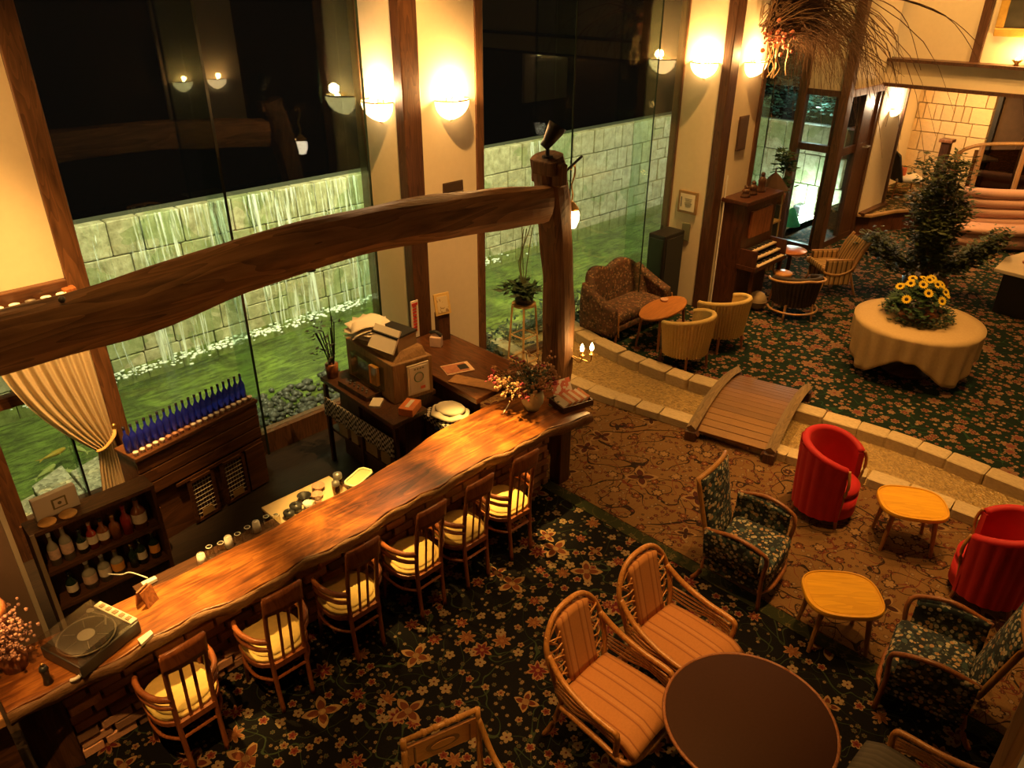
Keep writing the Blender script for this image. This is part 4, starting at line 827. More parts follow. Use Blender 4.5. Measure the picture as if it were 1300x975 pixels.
MB().box((-.02,0,.10),(.02,.34,.24),0,Matrix.Rotation(.55,3,'Y')).build('white_front',paper,lb_); MB().box((.12,.0,.14),(.28,.34,.02)).build('dark_top',blackm,lb_); MB().box((.12,0,.06),(.26,.33,.14)).build('body',plain('tan carton',(.3,.2,.1),.8),lb_)
pl=thing('vine_poster','small framed cream poster with green wreath on register side','poster',(4.05,5.36,TP+.08),-.14)
MB().box((0,-.012,.15),(.24,.015,.32)).build('frame',plain('cream frame',(.7,.6,.42),.6),pl); MB().box((0,-.022,.15),(.20,.006,.28)).build('print',paper,pl)
MB().tube(arc((0,0),.05,0,2*PI,20,0),.006,5).build('wreath',plain('green ink',(.16,.24,.13),.7),pl,loc=(0,-.026,.17)).rotation_euler=(PI/2,0,0)
MB().box((.04,-.028,.05),(.05,.005,.03)).build('red_seal',plain('red seal',(.6,.12,.05),.6),pl); 
for k in range(4): MB().box((-.04+.03*k,-.028,.262),(.018,.004,.014)).build('lettering',plain('olive ink',(.2,.2,.1),.7),pl)
ob=thing('orange_box','orange and white sweet box on the till cabinet corner','box',(3.83,5.22,TP),.5)
MB().box((0,0,.04),(.22,.15,.08)).build('carton',plain('orange carton',(.72,.22,.06),.6,.3,14),ob,bevel=.006); MB().box((0,0,.083),(.15,.04,.004)).build('white_band',paper,ob)
o=MB().box((0,0,.012),(.17,.11,.024),.7).build('notepad',paper,None,loc=(3.68,5.56,TP)); tag(o,'cream notepad lying at the till cabinet edge','notepad')
vb=thing('iron_vine_ornament','black leafy iron ornament at window side of cash register','ornament',(3.70,6.36,TP))
m=MB(); 
for k in range(9): a=k*.8; m.tube(cr([(0,0,0),(.04*math.cos(a),.04*math.sin(a),.25),(.10*math.cos(a)-.03,.10*math.sin(a),.42+.03*k)],4),.007,5)
m.build('stems',blackm,vb); l=MB(); leaves(l,[(random.gauss(-.03,.08),random.gauss(0,.08),random.uniform(.2,.65)) for _ in range(30)],70,.07,.02); l.build('leaves',blackm,vb); MB().lathe([(0,0),(.06,0),(.07,.15),(.0,.15)],(0,0,0),12).build('pot',redwood,vb,True)
# checked side table with white cloth, between till and ledge
ct=thing('checked_table','small table with black and white checked cloth beside the ledge','table',(0,0,0))
MB().prism([(4.02,4.80),(4.36,4.80),(4.36,5.34),(4.05,5.34)],.62,.65).build('tabletop',darkwood,ct); MB().prism([(4.015,4.795),(4.365,4.795),(4.365,5.345),(4.045,5.345)],.60,.656).build('checked_cloth',chk,ct)
for x,y in ((4.06,4.84),(4.32,4.84),(4.08,5.3),(4.32,5.3)): MB().bx(x-.02,x+.02,y-.02,y+.02,-.2,.62).build('leg',darkwood,ct)
wb_=thing('white_cloth_bundle','crumpled white cloth bundle on the checked table','cloth',(4.20,5.06,.657),.3)
MB().grid(lambda u,v:(.17*(.4+.6*math.sin(PI*min(1,v*1.1)))*math.cos(2*PI*u)*(1+.12*math.sin(6*PI*u)),.22*(.4+.6*math.sin(PI*min(1,v*1.1)))*math.sin(2*PI*u)*(1+.1*math.sin(4*PI*u+1)),.11*v+.015*math.sin(10*PI*u)*v*(1-v)*4),36,9,True).build('cloth',plain('white linen',(.72,.66,.52),.9,.08,8,.3),wb_,True)
MB().ball((0,0,.09),.11,14,6,(1.2,1.5,.35)).build('top_fold',bpy.data.materials['white linen'],wb_,True)
# on the ledge
mg=thing('magazine','open magazine with dark picture lying on the ledge','magazine',(4.60,5.40,.92),-.35)
MB().box((0,0,.005),(.30,.22,.01)).build('pages',plain('magazine margin',(.62,.42,.26),.6),mg); MB().box((-.02,0,.0115),(.25,.18,.003)).build('printed_page',plain('magazine print',(.35,.13,.06),.6,.6,18),mg); MB().box((.06,0,.0135),(.10,.11,.002)).build('dark_picture',blackm,mg)
cs=thing('framed_card','small gold framed picture on dark wooden stand by the pillar','frame',(4.98,6.08,.92),-.2)
MB().box((0,0,.16),(.14,.1,.32)).build('stand_block',darkwood,cs,bevel=.006); MB().box((-.01,-.03,.43),(.19,.02,.24),0,Matrix.Rotation(-.2,3,'X')).build('frame',plain('gilt frame',(.62,.42,.14),.4,.2,20),cs,bevel=.004); MB().box((-.01,-.042,.43),(.13,.006,.18),0,Matrix.Rotation(-.2,3,'X')).build('picture',card_mat('sepia picture',(.62,.5,.28),(.3,.2,.08),20,.55),cs)
bn=thing('strip_banner','narrow white banner strip with red lettering on the pillar post','banner',(4.78,6.311,.925))
MB().box((0,0,.22),(.10,.012,.44)).build('strip',paper,bn)
for k in range(9): MB().box((-.005,-.008,.09+.036*k),(.05,.004,.022)).build('red_lettering',plain('red ink',(.6,.06,.04),.6) if k==0 else bpy.data.materials['red ink'],bn)
MB().box((0,-.008,.40),(.08,.004,.03)).build('red_heading',bpy.data.materials['red ink'],bn)
ho=thing('hole_punch','black desk stapler with tissue on the ledge by banner','stapler',(4.80,5.98,.92),.6); MB().box((0,0,.06),(.09,.13,.12)).build('tissue_pack',plain('tissue pack',(.6,.42,.33),.7,.3),ho,bevel=.01); MB().tube(cr([(0,-.06,.13),(0,0,.17),(.02,.07,.15)],4),.02,6).build('stapler_arm',blackm,ho,True); ho.name='desk_stapler'
# dark spilled pot-pourri mat on ledge
o=MB().prism([(-.28,-.07),(.26,-.10),(.28,.05),(-.26,.10)],0,.012).build('ledge_runner',plain('tan runner',(.34,.17,.06),.7,.5,20),None,loc=(4.52,5.02,.921)); o.rotation_euler=(0,0,-1.1); tag(o,'narrow tan runner lying along the ledge edge','runner')
# ================================================================== lounge furniture (local frame: seat faces +Y)
def flowerfabric(name,base,base2,layers):
    """small printed blossoms: layers of (scale, radius, share, colours, heart colour)"""
    n=NT(name); c=n.coord('Object'); k=n.mix(n.noise(c,6,3),base,base2); dc=n.vmath('ADD',c,n.vmath('SCALE',n.new('ShaderNodeTexNoise').outputs['Color'])) if False else c
    for i,(sc,rad,thr,cols,heart) in enumerate(layers):
        mp=n.new('ShaderNodeMapping'); n.l.new(dc,mp.inputs[0]); mp.inputs[1].default_value=(i*3.3,i*1.7,i*.9)
        v=n.new('ShaderNodeTexVoronoi'); n.l.new(mp.outputs[0],v.inputs['Vector']); v.inputs['Scale'].default_value=sc
        d=n.math('ADD',v.outputs['Distance'],n.math('MULTIPLY',n.math('SUBTRACT',n.noise(c,sc*3.2,1),.5),.22))
        cr_=n.new('ShaderNodeSeparateColor'); n.l.new(v.outputs['Color'],cr_.inputs[0])
        on=n.math('MULTIPLY',n.math('LESS_THAN',d,rad),n.math('GREATER_THAN',cr_.outputs[2],thr))
        pc=n.ramp(cr_.outputs[1],[(j/len(cols),q) for j,q in enumerate(cols)],'CONSTANT'); pc=n.mix(n.math('LESS_THAN',d,rad*.3),pc,heart); k=n.mix(on,k,pc)
    return n.done(k,.85)
bluefab=flowerfabric('blue floral fabric',(.007,.012,.018),(.018,.03,.034),[(20,.5,.45,[(.05,.09,.09),(.03,.06,.055),(.08,.10,.07)],(.03,.05,.05)),(32,.46,.45,[(.10,.13,.11),(.20,.17,.10),(.06,.09,.09)],(.12,.10,.06)),(29,.46,.40,[(.50,.42,.26),(.44,.27,.12),(.42,.40,.28)],(.30,.17,.07))])
oak=wood('golden oak frame',(.30,.13,.03),(.48,.24,.065),.35,4,2); redoak=wood('reddish chair frame',(.18,.06,.02),(.34,.13,.04),.35,4,2)
def blue_chair(label,loc,rz):
    t=thing('armchair',label,'chair',loc,rz,'blue floral armchairs')
    # seat cushion, arms, tall open back
    MB().box((0,.02,.34),(.54,.52,.16)).build('seat_cushion',bluefab,t,True,bevel=.06)
    MB().box((0,0,.21),(.56,.52,.10)).build('seat_base',bluefab,t,bevel=.02)
    def back(u,v): 
        w=lerp(.21,.24,v); x=(2*u-1)*w; return (x,-.24-.13*v+.05*(1-(2*u-1)**2)*.8-.04,lerp(.40,.96,v)+.03*math.cos((2*u-1)*PI/2)*v)
    MB().grid(back,12,10).build('back_panel',bluefab,t,True,solid=.06)
    e=[back(0,i/8) for i in range(9)]+[back(i/10,1) for i in range(1,11)]+[back(1,1-i/8) for i in range(1,9)]
    MB().tube([(x*1.06,y,z+.012) for x,y,z in e],.022,8).build('back_frame',oak,t,True)
    for s in (-1,1):
        def arm(u,v): 
            y=lerp(-.26,.20,u); h=lerp(.60,.56,u)+.03*math.sin(PI*u); return (s*(.27+.05*v+.02*math.sin(PI*v)),y,lerp(.30,h,v))
        MB().grid(arm,8,6).build('arm_panel',bluefab,t,True,solid=.05)
        MB().tube(cr([(s*.32,-.27,.58),(s*.335,-.02,.635),(s*.325,.20,.585),(s*.30,.25,.50),(s*.285,.235,.30),(s*.29,.25,0)],5),[.018]*26,8).build('arm_rail',redoak,t,True)
        MB().tube(cr([(s*.25,-.24,.3),(s*.26,-.28,.1),(s*.27,-.34,0)],4),.02,8).build('rear_leg',redoak,t,True)
    MB().tube(cr([(-.29,.23,.17),(-.15,.28,.15),(0,.285,.14),(.15,.28,.15),(.29,.23,.17)],4),.018,8).build('front_rail',redoak,t,True)
    return t
blue_chair('blue floral armchair beside the red chair and orange side table',(4.92,2.13,0),PI+.12)
blue_chair('blue floral armchair in shadow at the lower right',(4.72,.60,0),.18)
redv=NT('red velvet'); _c=redv.coord('Object'); redv.b.inputs['Sheen Weight'].default_value=.4; redv.b.inputs['Sheen Tint'].default_value=(1,.1,.08,1); redv=redv.done(redv.mix(redv.noise(_c,7,3),(.34,.004,.008),(.55,.010,.016)),.7)
def red_chair(label,loc,rz):
    t=thing('tub_armchair',label,'chair',loc,rz,'red velvet tub armchairs')
    A0,A1=math.radians(-28),math.radians(208)   # opening faces +Y -> shell runs round the back
    def shell(r0,out):
        def f(u,v):
            a=PI/2+math.radians(48)+u*math.radians(264); h=.78-.14*abs(2*u-1)**2.2
            k=(.012*abs(math.sin(u*PI*14)) if out else .0)
            r=r0+k+ (.03*v if out else .01*v); return (r*math.cos(a),r*.95*math.sin(a),lerp(.10,h,v))
        return f
    MB().grid(shell(.29,True),112,8).build('outer_shell',redv,t,True); MB().grid(shell(.235,False),48,8).build('inner_lining',redv,t,True)
    tp=[];
    for i in range(49):
        u=i/48; a=PI/2+math.radians(48)+u*math.radians(264); h=.78-.14*abs(2*u-1)**2.2; tp.append((.282*math.cos(a),.282*.95*math.sin(a),h))
    MB().tube(tp,.036,10).build('top_roll',redv,t,True)
    for s in (0,1):
        a=PI/2+math.radians(48)+s*math.radians(264); c_,s_=math.cos(a),math.sin(a)
        MB().add([],[]).grid(lambda u,v:(lerp(.245,.31,u)*c_,lerp(.245,.31,u)*.95*s_,lerp(.10,.64,v)),2,6).build('front_panel',redv,t,solid=.03)
        MB().tube(cr([(.29*c_,.275*s_+.022,.66),(.325*c_,.31*s_+.025,.52),(.27*c_,.26*s_+.03,.30),(.25*c_,.24*s_+.03,.12)],5),.014,8).build('wood_trim',oak,t,True)
    MB().lathe([(0,.30),(.20,.30),(.25,.33),(.25,.38),(.2,.42),(0,.43)],(0,.03,0),28).build('seat_cushion',redv,t,True)
    MB().lathe([(0,.1),(.27,.1),(.27,.3),(0,.3)],(0,.01,0),28).build('seat_base',redv,t,True)
    for x,y in ((-.18,.18),(.18,.18),(-.18,-.2),(.18,-.2)): MB().tube([(x,y,.11),(x*1.1,y*1.1,0)],[.022,.014],8).build('leg',redoak,t)
    return t
red_chair('red velvet tub armchair beside the stream kerb',(6.28,2.08,0),PI+.1)
red_chair('red velvet tub armchair cut off at the right edge',(6.15,.62,0),.1)
# yellow side tables
ytop=NT('orange table top'); _c=ytop.coord('Object',(3,1,1)); _f=ytop.noise(_c,9,4,.6,.4); ytop.b.inputs['Coat Weight'].default_value=.3; ytop=ytop.done(ytop.mix(_f,(.62,.30,.012),(.80,.42,.02)),.38)
def ytable(label,loc,rz):
    t=thing('side_table',label,'table',loc,rz,'orange side tables')
    P=[( .285*math.copysign(abs(math.cos(a))**(2/2.9),math.cos(a)),.25*math.copysign(abs(math.sin(a))**(2/2.9),math.sin(a))) for a in [2*PI*i/48 for i in range(48)]]
    MB().prism(P,.415,.445).build('tabletop',ytop,t,bevel=.008)
    MB().prism([(x*.86,y*.84) for x,y in P],.445,.4475).build('inlaid_field',honey,t)
    MB().tube([(x*.965,y*.965,.447) for x,y in P],.008,6,closed=True).build('rim',ytop,t,True)
    MB().prism([(x*.72,y*.72) for x,y in P],.37,.415).build('apron',oak,t)
    for sx in (-1,1):
        for sy in (-1,1): MB().tube([(sx*.17,sy*.135,.40),(sx*.21,sy*.165,0)],[.024,.016],8).build('leg',oak,t)
    return t
ytable('orange oval side table beside the standing blue floral armchair',(4.81,1.30,0),-.87)
ytable('orange oval side table between the two red armchairs',(6.35,1.36,0),-1.0)
# rattan chairs
ratt=wood('rattan cane',(.34,.13,.03),(.58,.27,.07),.35,5,2); 
rfab=stripes('rattan striped cushion',[(.52,.215,.06)]*5+[(.30,.10,.03)]+[(.56,.25,.08)]*3+[(.48,.19,.05)]+[(.30,.10,.03)]+[(.52,.215,.06)]*4,.155,0,.85,.0,70)
gfab=stripes('grey woven cushion',[(.10,.085,.065),(.12,.10,.08),(.08,.07,.055)],.05,0,.9,0,80)
def rattan(label,loc,rz,fab_):
    t=thing('rattan_armchair',label,'chair',loc,rz,'rattan armchairs')
    MB().grid(lambda u,v:(lerp(-.255,.255,u)*(1-.10*(1-v)),lerp(-.24,.33,v),.43+.03*math.sin(PI*u)*1-.05*max(0,v-.85)/.15*1.0+.012*math.sin(PI*v)),14,14).build('seat_cushion',fab_,t,True,solid=.09)
    MB().tube(cr([(-.24,-.24,.36),(-.27,.1,.36),(-.26,.30,.34),(0,.34,.34),(.26,.30,.34),(.27,.1,.36),(.24,-.24,.36)],5),.02,8).build('seat_frame',ratt,t,True)
    def back(u,v): return ((2*u-1)*lerp(.13,.15,v),-.26-.13*v,lerp(.50,.93,v)+.03*math.sin(PI*u)*v)
    MB().grid(back,10,10).build('back_cushion',fab_,t,True,solid=.045)
    hoop=cr([(-.22,-.25,.38),(-.26,-.29,.60),(-.26,-.36,.80),(-.16,-.405,.95),(0,-.415,.99),(.16,-.405,.95),(.26,-.36,.80),(.26,-.29,.60),(.22,-.25,.38)],6)
    MB().tube(hoop,.019,8).build('back_hoop',ratt,t,True)
    MB().tube([(-.16,-.26,.50),(.16,-.26,.50)],.012,6).build('lower_back_rail',ratt,t)
    w=MB()
    for s in (-1,1):
        for k in range(9):
            z0=.50+.045*k; w.tube(cr([(s*.145,-.262-.02*k*.55,z0+.02),(s*.20,-.27-.02*k*.5,z0+.05*math.sin(k*2.1)),(s*.25,-.285-.012*k,z0+.03*math.cos(k*1.7))],4),.006,5)
        w.tube(cr([(s*.15,-.28,.55),(s*.22,-.32,.66),(s*.16,-.35,.76),(s*.23,-.37,.83),(s*.14,-.385,.92)],5),.008,5)
    for k in range(5): w.tube(cr([(-.12+.06*k-.04,-.41,.945),(-.12+.06*k,-.415,.985),(-.12+.06*k+.04,-.41,.95)],4),.007,5)
    w.build('wicker_scrollwork',ratt,t,True)
    for s in (-1,1):
        MB().tube(cr([(s*.26,-.34,.76),(s*.285,-.2,.66),(s*.30,.0,.60),(s*.305,.16,.585),(s*.30,.22,.575),(s*.295,.235,.52),(s*.275,.22,.36)],6),.02,8).build('arm',ratt,t,True)
        w=MB()
        for k in range(4): w.tube(cr([(s*.265,-.27,.50+.03*k),(s*.285,-.1,.47+.035*k),(s*.29,.06,.50+.02*k),(s*.285,.21,.46+.03*k)],5),.008,5)
        w.build('arm_wicker',ratt,t,True)
        MB().tube(cr([(s*.25,.24,.35),(s*.265,.27,.15),(s*.28,.29,0)],4),[.02]*8+[.015],8).build('leg',ratt,t,True); MB().tube(cr([(s*.22,-.25,.38),(s*.24,-.30,.15),(s*.26,-.36,0)],4),[.02]*8+[.015],8).build('leg',ratt,t,True)
    return t
rattan('rattan armchair with striped cushions, left of the pair',(2.86,1.92,0),PI+.03,rfab)
rattan('rattan armchair with striped cushions, right of the pair',(3.55,1.89,0),PI-.02,rfab)
rattan('rattan armchair with grey seat at the bottom right corner',(3.46,.30,0),.0,gfab)
# dark round table
rt_=thing('round_table','large dark round table in front of the rattan armchairs','table',(3.12,1.15,0))
dt=plain('dark brown table top',(.042,.015,.006),.6,.2,60,spec=.12)
MB().lathe([(0,.70),(.475,.70),(.495,.692),(.49,.675),(.44,.66),(0,.66)],(0,0,0),56).build('tabletop',dt,rt_,True); MB().tube(arc((0,0),.49,0,2*PI,60,.69),.012,6).build('rim',redoak,rt_,True)
MB().lathe([(.05,.66),(.06,.5),(.045,.3),(.07,.12),(.08,.08),(0,.08)],(0,0,0),16).build('pedestal',darkwood,rt_,True)
for k in range(4): a=k*PI/2+.4; MB().tube(cr([(0,0,.14),(.2*math.cos(a),.2*math.sin(a),.1),(.34*math.cos(a),.34*math.sin(a),.025)],4),.025,8).build('foot',darkwood,rt_,True)
# chair with inlaid back at the bottom
ic=thing('inlaid_armchair','wooden armchair with oval inlay on its back panel at bottom edge','chair',(1.61,1.96,0),PI-.30)
MB().tube([(-.21,-.27,.955),(.21,-.27,.955)],.016,8).build('top_rail',oak,ic,True)
for k in range(4): MB().ball((-.10+.066*k,-.27,.955),.022,8,5).build('turned_bead',oak,ic,True)
inl=wood('veneer panel',(.42,.17,.045),(.55,.25,.075),.35,3,0)
p_=MB().box((0,-.26,.84),(.40,.018,.15)).build('back_panel',inl,ic); MB().prism([(.10*math.cos(2*PI*i/24),.04*math.sin(2*PI*i/24)) for i in range(24)],0,.004).build('oval_inlay',plain('dark inlay',(.16,.06,.02),.4),p_,loc=(0,-.248,.84)).rotation_euler=(PI/2,0,0)
MB().prism([(.07*math.cos(2*PI*i/24),.026*math.sin(2*PI*i/24)) for i in range(24)],0,.004).build('inlay_heart',inl,p_,loc=(0,-.244,.84)).rotation_euler=(PI/2,0,0)
for s in (-1,1):
    MB().box((s*.16,-.248,.84),(.008,.006,.13)).build('inlay_line',plain('inlay line',(.2,.08,.03),.4) if s<0 else bpy.data.materials['inlay line'],ic)
    MB().tube(cr([(s*.21,-.30,0),(s*.215,-.24,.42),(s*.215,-.265,.97)],6),.018,8).build('back_post',oak,ic,True); MB().tube(cr([(s*.215,-.26,.90),(s*.25,-.14,.70),(s*.275,.05,.65),(s*.27,.2,.64),(s*.26,.22,.42)],6),.018,8).build('arm',oak,ic,True); MB().tube([(s*.24,.22,.42),(s*.25,.23,0)],.018,8).build('leg',oak,ic)
MB().box((0,0,.42),(.5,.5,.05)).build('seat_frame',oak,ic,bevel=.01); MB().box((0,0,.47),(.46,.46,.07)).build('seat_cushion',velvet,ic,True,bevel=.03)
# ---------------- bridge
br=thing('footbridge','small wooden footbridge over the gravel stream','bridge',(7.38,3.46,0),.235)
plk=wood('bridge plank',(.13,.055,.008),(.25,.12,.020),.55,3,1,rnd=.4); rail_m=wood('grey bridge beam',(.16,.11,.055),(.33,.23,.12),.6,3,0)
pk=unit_box(.04,'bridge_plank',plk)
for i in range(15):
    u=-1+2*(i+.5)/15; z=.10+.13*(1-u*u); piece('plank',pk,(u*.78,0,z),(.100,.80,.03),br,0,0,math.atan(.13*2*u/.78)*1.0)
for s in (-1,1):
    pts=[(-.84+1.68*i/14,s*.43,.10+.13*(1-(-1+2*i/14)**2)+.05) for i in range(15)]
    MB().tube(pts,[.055]*15,4,flat=1.0).build('side_beam',rail_m,br)
    for e_ in (-1,1): MB().box((e_*.80,s*.43,.06),(.14,.12,.12)).build('abutment',darkwood,br,bevel=.01)
    MB().tube([(x,y-s*.05,z-.08) for x,y,z in pts],[.04]*15,4).build('joist',darkwood,br)
# ================================================================== hall behind the stream
# cloth table with sunflowers
tbl=thing('cloth_table','round table under the cream cloth','table',(9.96,2.68,0))
MB().lathe([(0,.70),(.74,.70),(.74,.66),(0,.66)],(0,0,0),40).build('tabletop',darkwood,tbl); MB().lathe([(.06,.66),(.06,.1),(.3,.04),(.3,0),(0,0)],(0,0,0),18).build('pedestal',darkwood,tbl,True)
lin=NT('cream table linen'); _c=lin.coord('Object'); _f=lin.noise(_c,40,2); lin.bump(_f,.2,.004); lin=lin.done(lin.mix(_f,(.44,.30,.13),(.56,.40,.19)),.85)
tcl=thing('tablecloth','cream cloth hanging in folds over the round sunflower table','tablecloth',(9.96,2.68,.703),PI/4+.25)
def cloth(u,v):
    a=2*PI*u; R=.745
    if v<.4: r=R*v/.4; return (r*math.cos(a),r*math.sin(a),.004)
    t=(v-.4)/.6; drop=.30+.30*abs(math.cos(2*a))**2.2; fold=.022*math.sin(a*22)*t; r=R+.012+fold-.02*t
    z=-drop*t; return (r*math.cos(a),r*math.sin(a),z+.004*math.sin(t*PI/2))
MB().grid(cloth,208,20,True).build('cloth',lin,tcl,True,solid=.004)
sf=thing('sunflower_arrangement','mound of yellow sunflowers and dark foliage on cream cloth table','flowers',(10.02,2.74,.712))
lf=plain('green leaf',(.035,.085,.02),.6,.5,20); lf2=plain('dark green leaf',(.018,.04,.012),.6,.5,20)
l=MB(); leaves(l,[(.30*math.cos(a)*r,.30*math.sin(a)*r,.10+.32*(1-r*r)) for a,r in [(random.uniform(0,6.28),random.random()**.5) for _ in range(90)]],800,.11,.035); l.build('foliage',lf,sf)
l=MB(); leaves(l,[(.38*math.cos(a),.38*math.sin(a),random.uniform(.02,.14)) for a in [random.uniform(0,6.28) for _ in range(60)]],600,.07,.03); tag(l.build('moss_skirt',lf2,sf),None,None,None,'stuff')
MB().lathe([(0,0),(.22,0),(.28,.12),(.0,.14)],(0,0,0),20).build('basket',redwood,sf,True)
pm=MB()
for k in range(14):
    a=2*PI*k/14; d=Vector((math.cos(a),math.sin(a),0)); w=Vector((-d.y,d.x,0)); pm.add([d*.018,d*.04+w*.012+Vector((0,0,.006)),d*.062+Vector((0,0,.004)),d*.04-w*.012+Vector((0,0,.006))],[(0,1,2,3)])
yel=plain('sunflower yellow',(.85,.60,.015),.7,.15); cen=plain('sunflower heart',(.05,.025,.01),.9,.3,60)
spots=[(.0,1.0),(.9,.9),(1.9,.8),(2.9,.95),(3.7,.7),(4.3,.9),(4.9,.75),(5.5,.95),(.4,.55),(1.4,.5),(3.3,.45),(4.6,.45),(5.2,.55),(5.9,.6),(2.4,.55),(4.0,.2),(5.6,.25),(6.1,.85)]
first=None
for a,r in spots:
    p=Vector((.33*r*math.cos(a),.33*r*math.sin(a),.14+.34*(1-r*r*.75)+.05)); n=Vector((p.x,p.y,.35)).normalized()+Vector((-.45,-.45,.15)); rot=n.normalized().to_track_quat('Z','Y').to_euler()
    if first is None:
        first=pm.build('sunflower',yel,sf,solid=.004); h=MB().lathe([(0,.012),(.018,.010),(.022,0),(0,-.005)],(0,0,0),12).build('flower_heart',cen,first,True); f_=first
    else:
        f_=first.copy(); COL.objects.link(f_); f_.parent=sf; h2=h.copy(); COL.objects.link(h2); h2.parent=f_
    f_.location=p; f_.rotation_euler=rot
# tree behind
tr=thing('indoor_tree','tall leafy indoor shrub behind the sunflower table','plant',(12.75,3.5,0))
st_=MB(); tips=[]
for k in range(22):
    a=random.uniform(0,6.28); sp_=random.uniform(.1,.55); hh=random.uniform(.9,2.25); e_=Vector((sp_*math.cos(a),sp_*math.sin(a),hh)); mid=e_*.5+Vector((random.gauss(0,.06),random.gauss(0,.06),.15)); pts=cr([(random.gauss(0,.05),random.gauss(0,.05),.35),mid,e_],5); st_.tube(pts,[.014-.001*i for i in range(len(pts))],5); tips+=pts[3:]
for a,hh in ((-.75,.9),(-.9,1.05),(2.3,1.0),(2.0,.8),(-.6,.75)):
    e_=Vector((.95*math.cos(a),.95*math.sin(a),hh)); pts=cr([(0,0,.4),e_*.5+Vector((0,0,.15)),e_],6); st_.tube(pts,.008,5); tips+=pts[4:]*2
st_.build('stems',plain('grey brown stem',(.12,.08,.04),.8),tr); l=MB(); leaves(l,tips,8500,.10,.085,.5); l.build('foliage',plain('shrub leaf',(.055,.072,.016),.55,.5,14),tr); 
MB().lathe([(0,0),(.28,0),(.34,.34),(.30,.36),(.0,.34)],(0,0,0),22).build('pot',plain('brown glazed pot',(.10,.05,.03),.4),tr,True)
# settee
setf=flowerfabric('brown tapestry fabric',(.055,.028,.014),(.11,.055,.026),[(20,.46,.3,[(.20,.10,.045),(.13,.05,.025),(.03,.022,.014)],(.05,.03,.02)),(30,.44,.4,[(.24,.14,.07),(.10,.035,.02)],(.15,.08,.04))])
se=thing('settee','brown tapestry settee with double humped back below the glass wall','settee',(8.36,6.05,0),PI)
def sback(u,v):
    x=(2*u-1)*.62; h=.84+.09*abs(math.sin(u*2*PI))**.8-.05*abs(2*u-1)**4; wrap=.42*abs(2*u-1)**5; return (x*(1-.04*(1-v)),-.28-.10*v+wrap*.55,lerp(.25,h-.12*abs(2*u-1)**6,v))
MB().grid(sback,40,10).build('backrest',setf,se,True,solid=.12)
MB().box((0,.0,.34),(1.12,.5,.18)).build('seat_cushion',setf,se,True,bevel=.06); MB().box((0,0,.22),(1.16,.52,.10)).build('seat_base',setf,se,bevel=.03)
for s in (-1,1):
    MB().grid(lambda u,v:(s*(.60+.03*math.sin(PI*v)),lerp(-.30,.27,u),lerp(.16,lerp(.80,.54,u**.8),v)),10,8).build('arm',setf,se,True,solid=.12)
    MB().tube(cr([(s*.61,.335,.50),(s*.62,.34,.42),(s*.60,.335,.25),(s*.58,.33,.16)],4),.012,6).build('arm_front_trim',oak,se,True)
    for y in (-.22,.22): MB().tube([(s*.5,y,.2),(s*.53,y*1.1,0)],[.022,.014],8).build('leg',redoak,se)
# oval coffee table
ov=thing('oval_table','oval orange brown coffee table between settee and tub chairs','table',(8.42,5.47,0),.10)
om=wood('orange brown table',(.34,.13,.035),(.50,.21,.06),.28,3,0)
P=[(.52*math.cos(a),.235*math.sin(a)) for a in [2*PI*i/48 for i in range(48)]]
MB().prism(P,.47,.50).build('tabletop',om,ov,bevel=.008); MB().prism([(x*.75,y*.75) for x,y in P],.42,.47).build('apron',redoak,ov)
for sx in (-1,1):
    for sy in (-1,1): MB().tube([(sx*.32,sy*.14,.45),(sx*.37,sy*.17,0)],[.022,.015],8).build('leg',redoak,ov)
ah=thing('ashtray','small pale glass dish on the oval coffee table','dish',(8.62,5.60,.50)); MB().lathe([(0,0),(.05,0),(.06,.03),(.05,.03),(.0,.012)],(0,0,0),16).build('dish',plain('pinkish glass',(.6,.35,.22),.2),ah,True)
# wicker tub chairs
def tub(name,label,loc,rz,mat,R=.36,h=.72,group=None,seat=None,ribs=34,legm=None):
    t=thing(name,label,'chair',loc,rz,group)
    def f(r0,rb,k):
        def g(u,v):
            a=PI/2+math.radians(62)+u*math.radians(236); hh=h-.10*abs(2*u-1)**2; r=lerp(r0*.84,r0,v)+k*(abs(math.sin(u*PI*rb))-.6); return (r*math.cos(a),r*.92*math.sin(a),lerp(.22,hh,v))
        return g
    MB().grid(f(R,ribs,.026),ribs*6,8).build('ribbed_shell',mat,t,True); MB().grid(f(R-.06,ribs,.0),40,8).build('lining',mat,t,True)
    MB().tube([f(R-.03,1,0)(i/40,1) for i in range(41)],.034,8).build('top_roll',mat,t,True)
    MB().lathe([(0,.40),(R*.78,.40),(R*.8,.36),(R*.78,.24),(0,.22)],(0,.04,0),28).build('seat',seat or mat,t,True)
    for x,y in ((-.2,.2),(.2,.2),(-.2,-.2),(.2,-.2)): MB().tube([(x,y,.25),(x*1.1,y*1.1,0)],[.022,.014],8).build('leg',legm or redoak,t)
    return t
wick=plain('golden ribbed wicker',(.60,.42,.14),.8,.22,60,.4); dks=plain('dark plum seat',(.05,.025,.02),.8)
tub('wicker_tub_chair','ribbed golden tub chair, left of two with backs to the stream',(7.98,4.80,0),-.1,wick,.37,.74,'golden ribbed tub chairs',dks)
tub('wicker_tub_chair','ribbed golden tub chair, right of two, nearer the organ',(8.85,4.80,0),-.3,wick,.37,.74,'golden ribbed tub chairs',wick)
dkw=plain('dark wicker',(.035,.022,.014),.7,.4,50,.4); tan2=wood('tan cane',(.38,.2,.07),(.55,.31,.12),.4,4,2)
dtb=tub('dark_tub_chair','dark wicker tub chair with light cane rail by the round side table',(10.6,4.62,0),-.7,dkw,.36,.66,None,dkw,24,tan2)
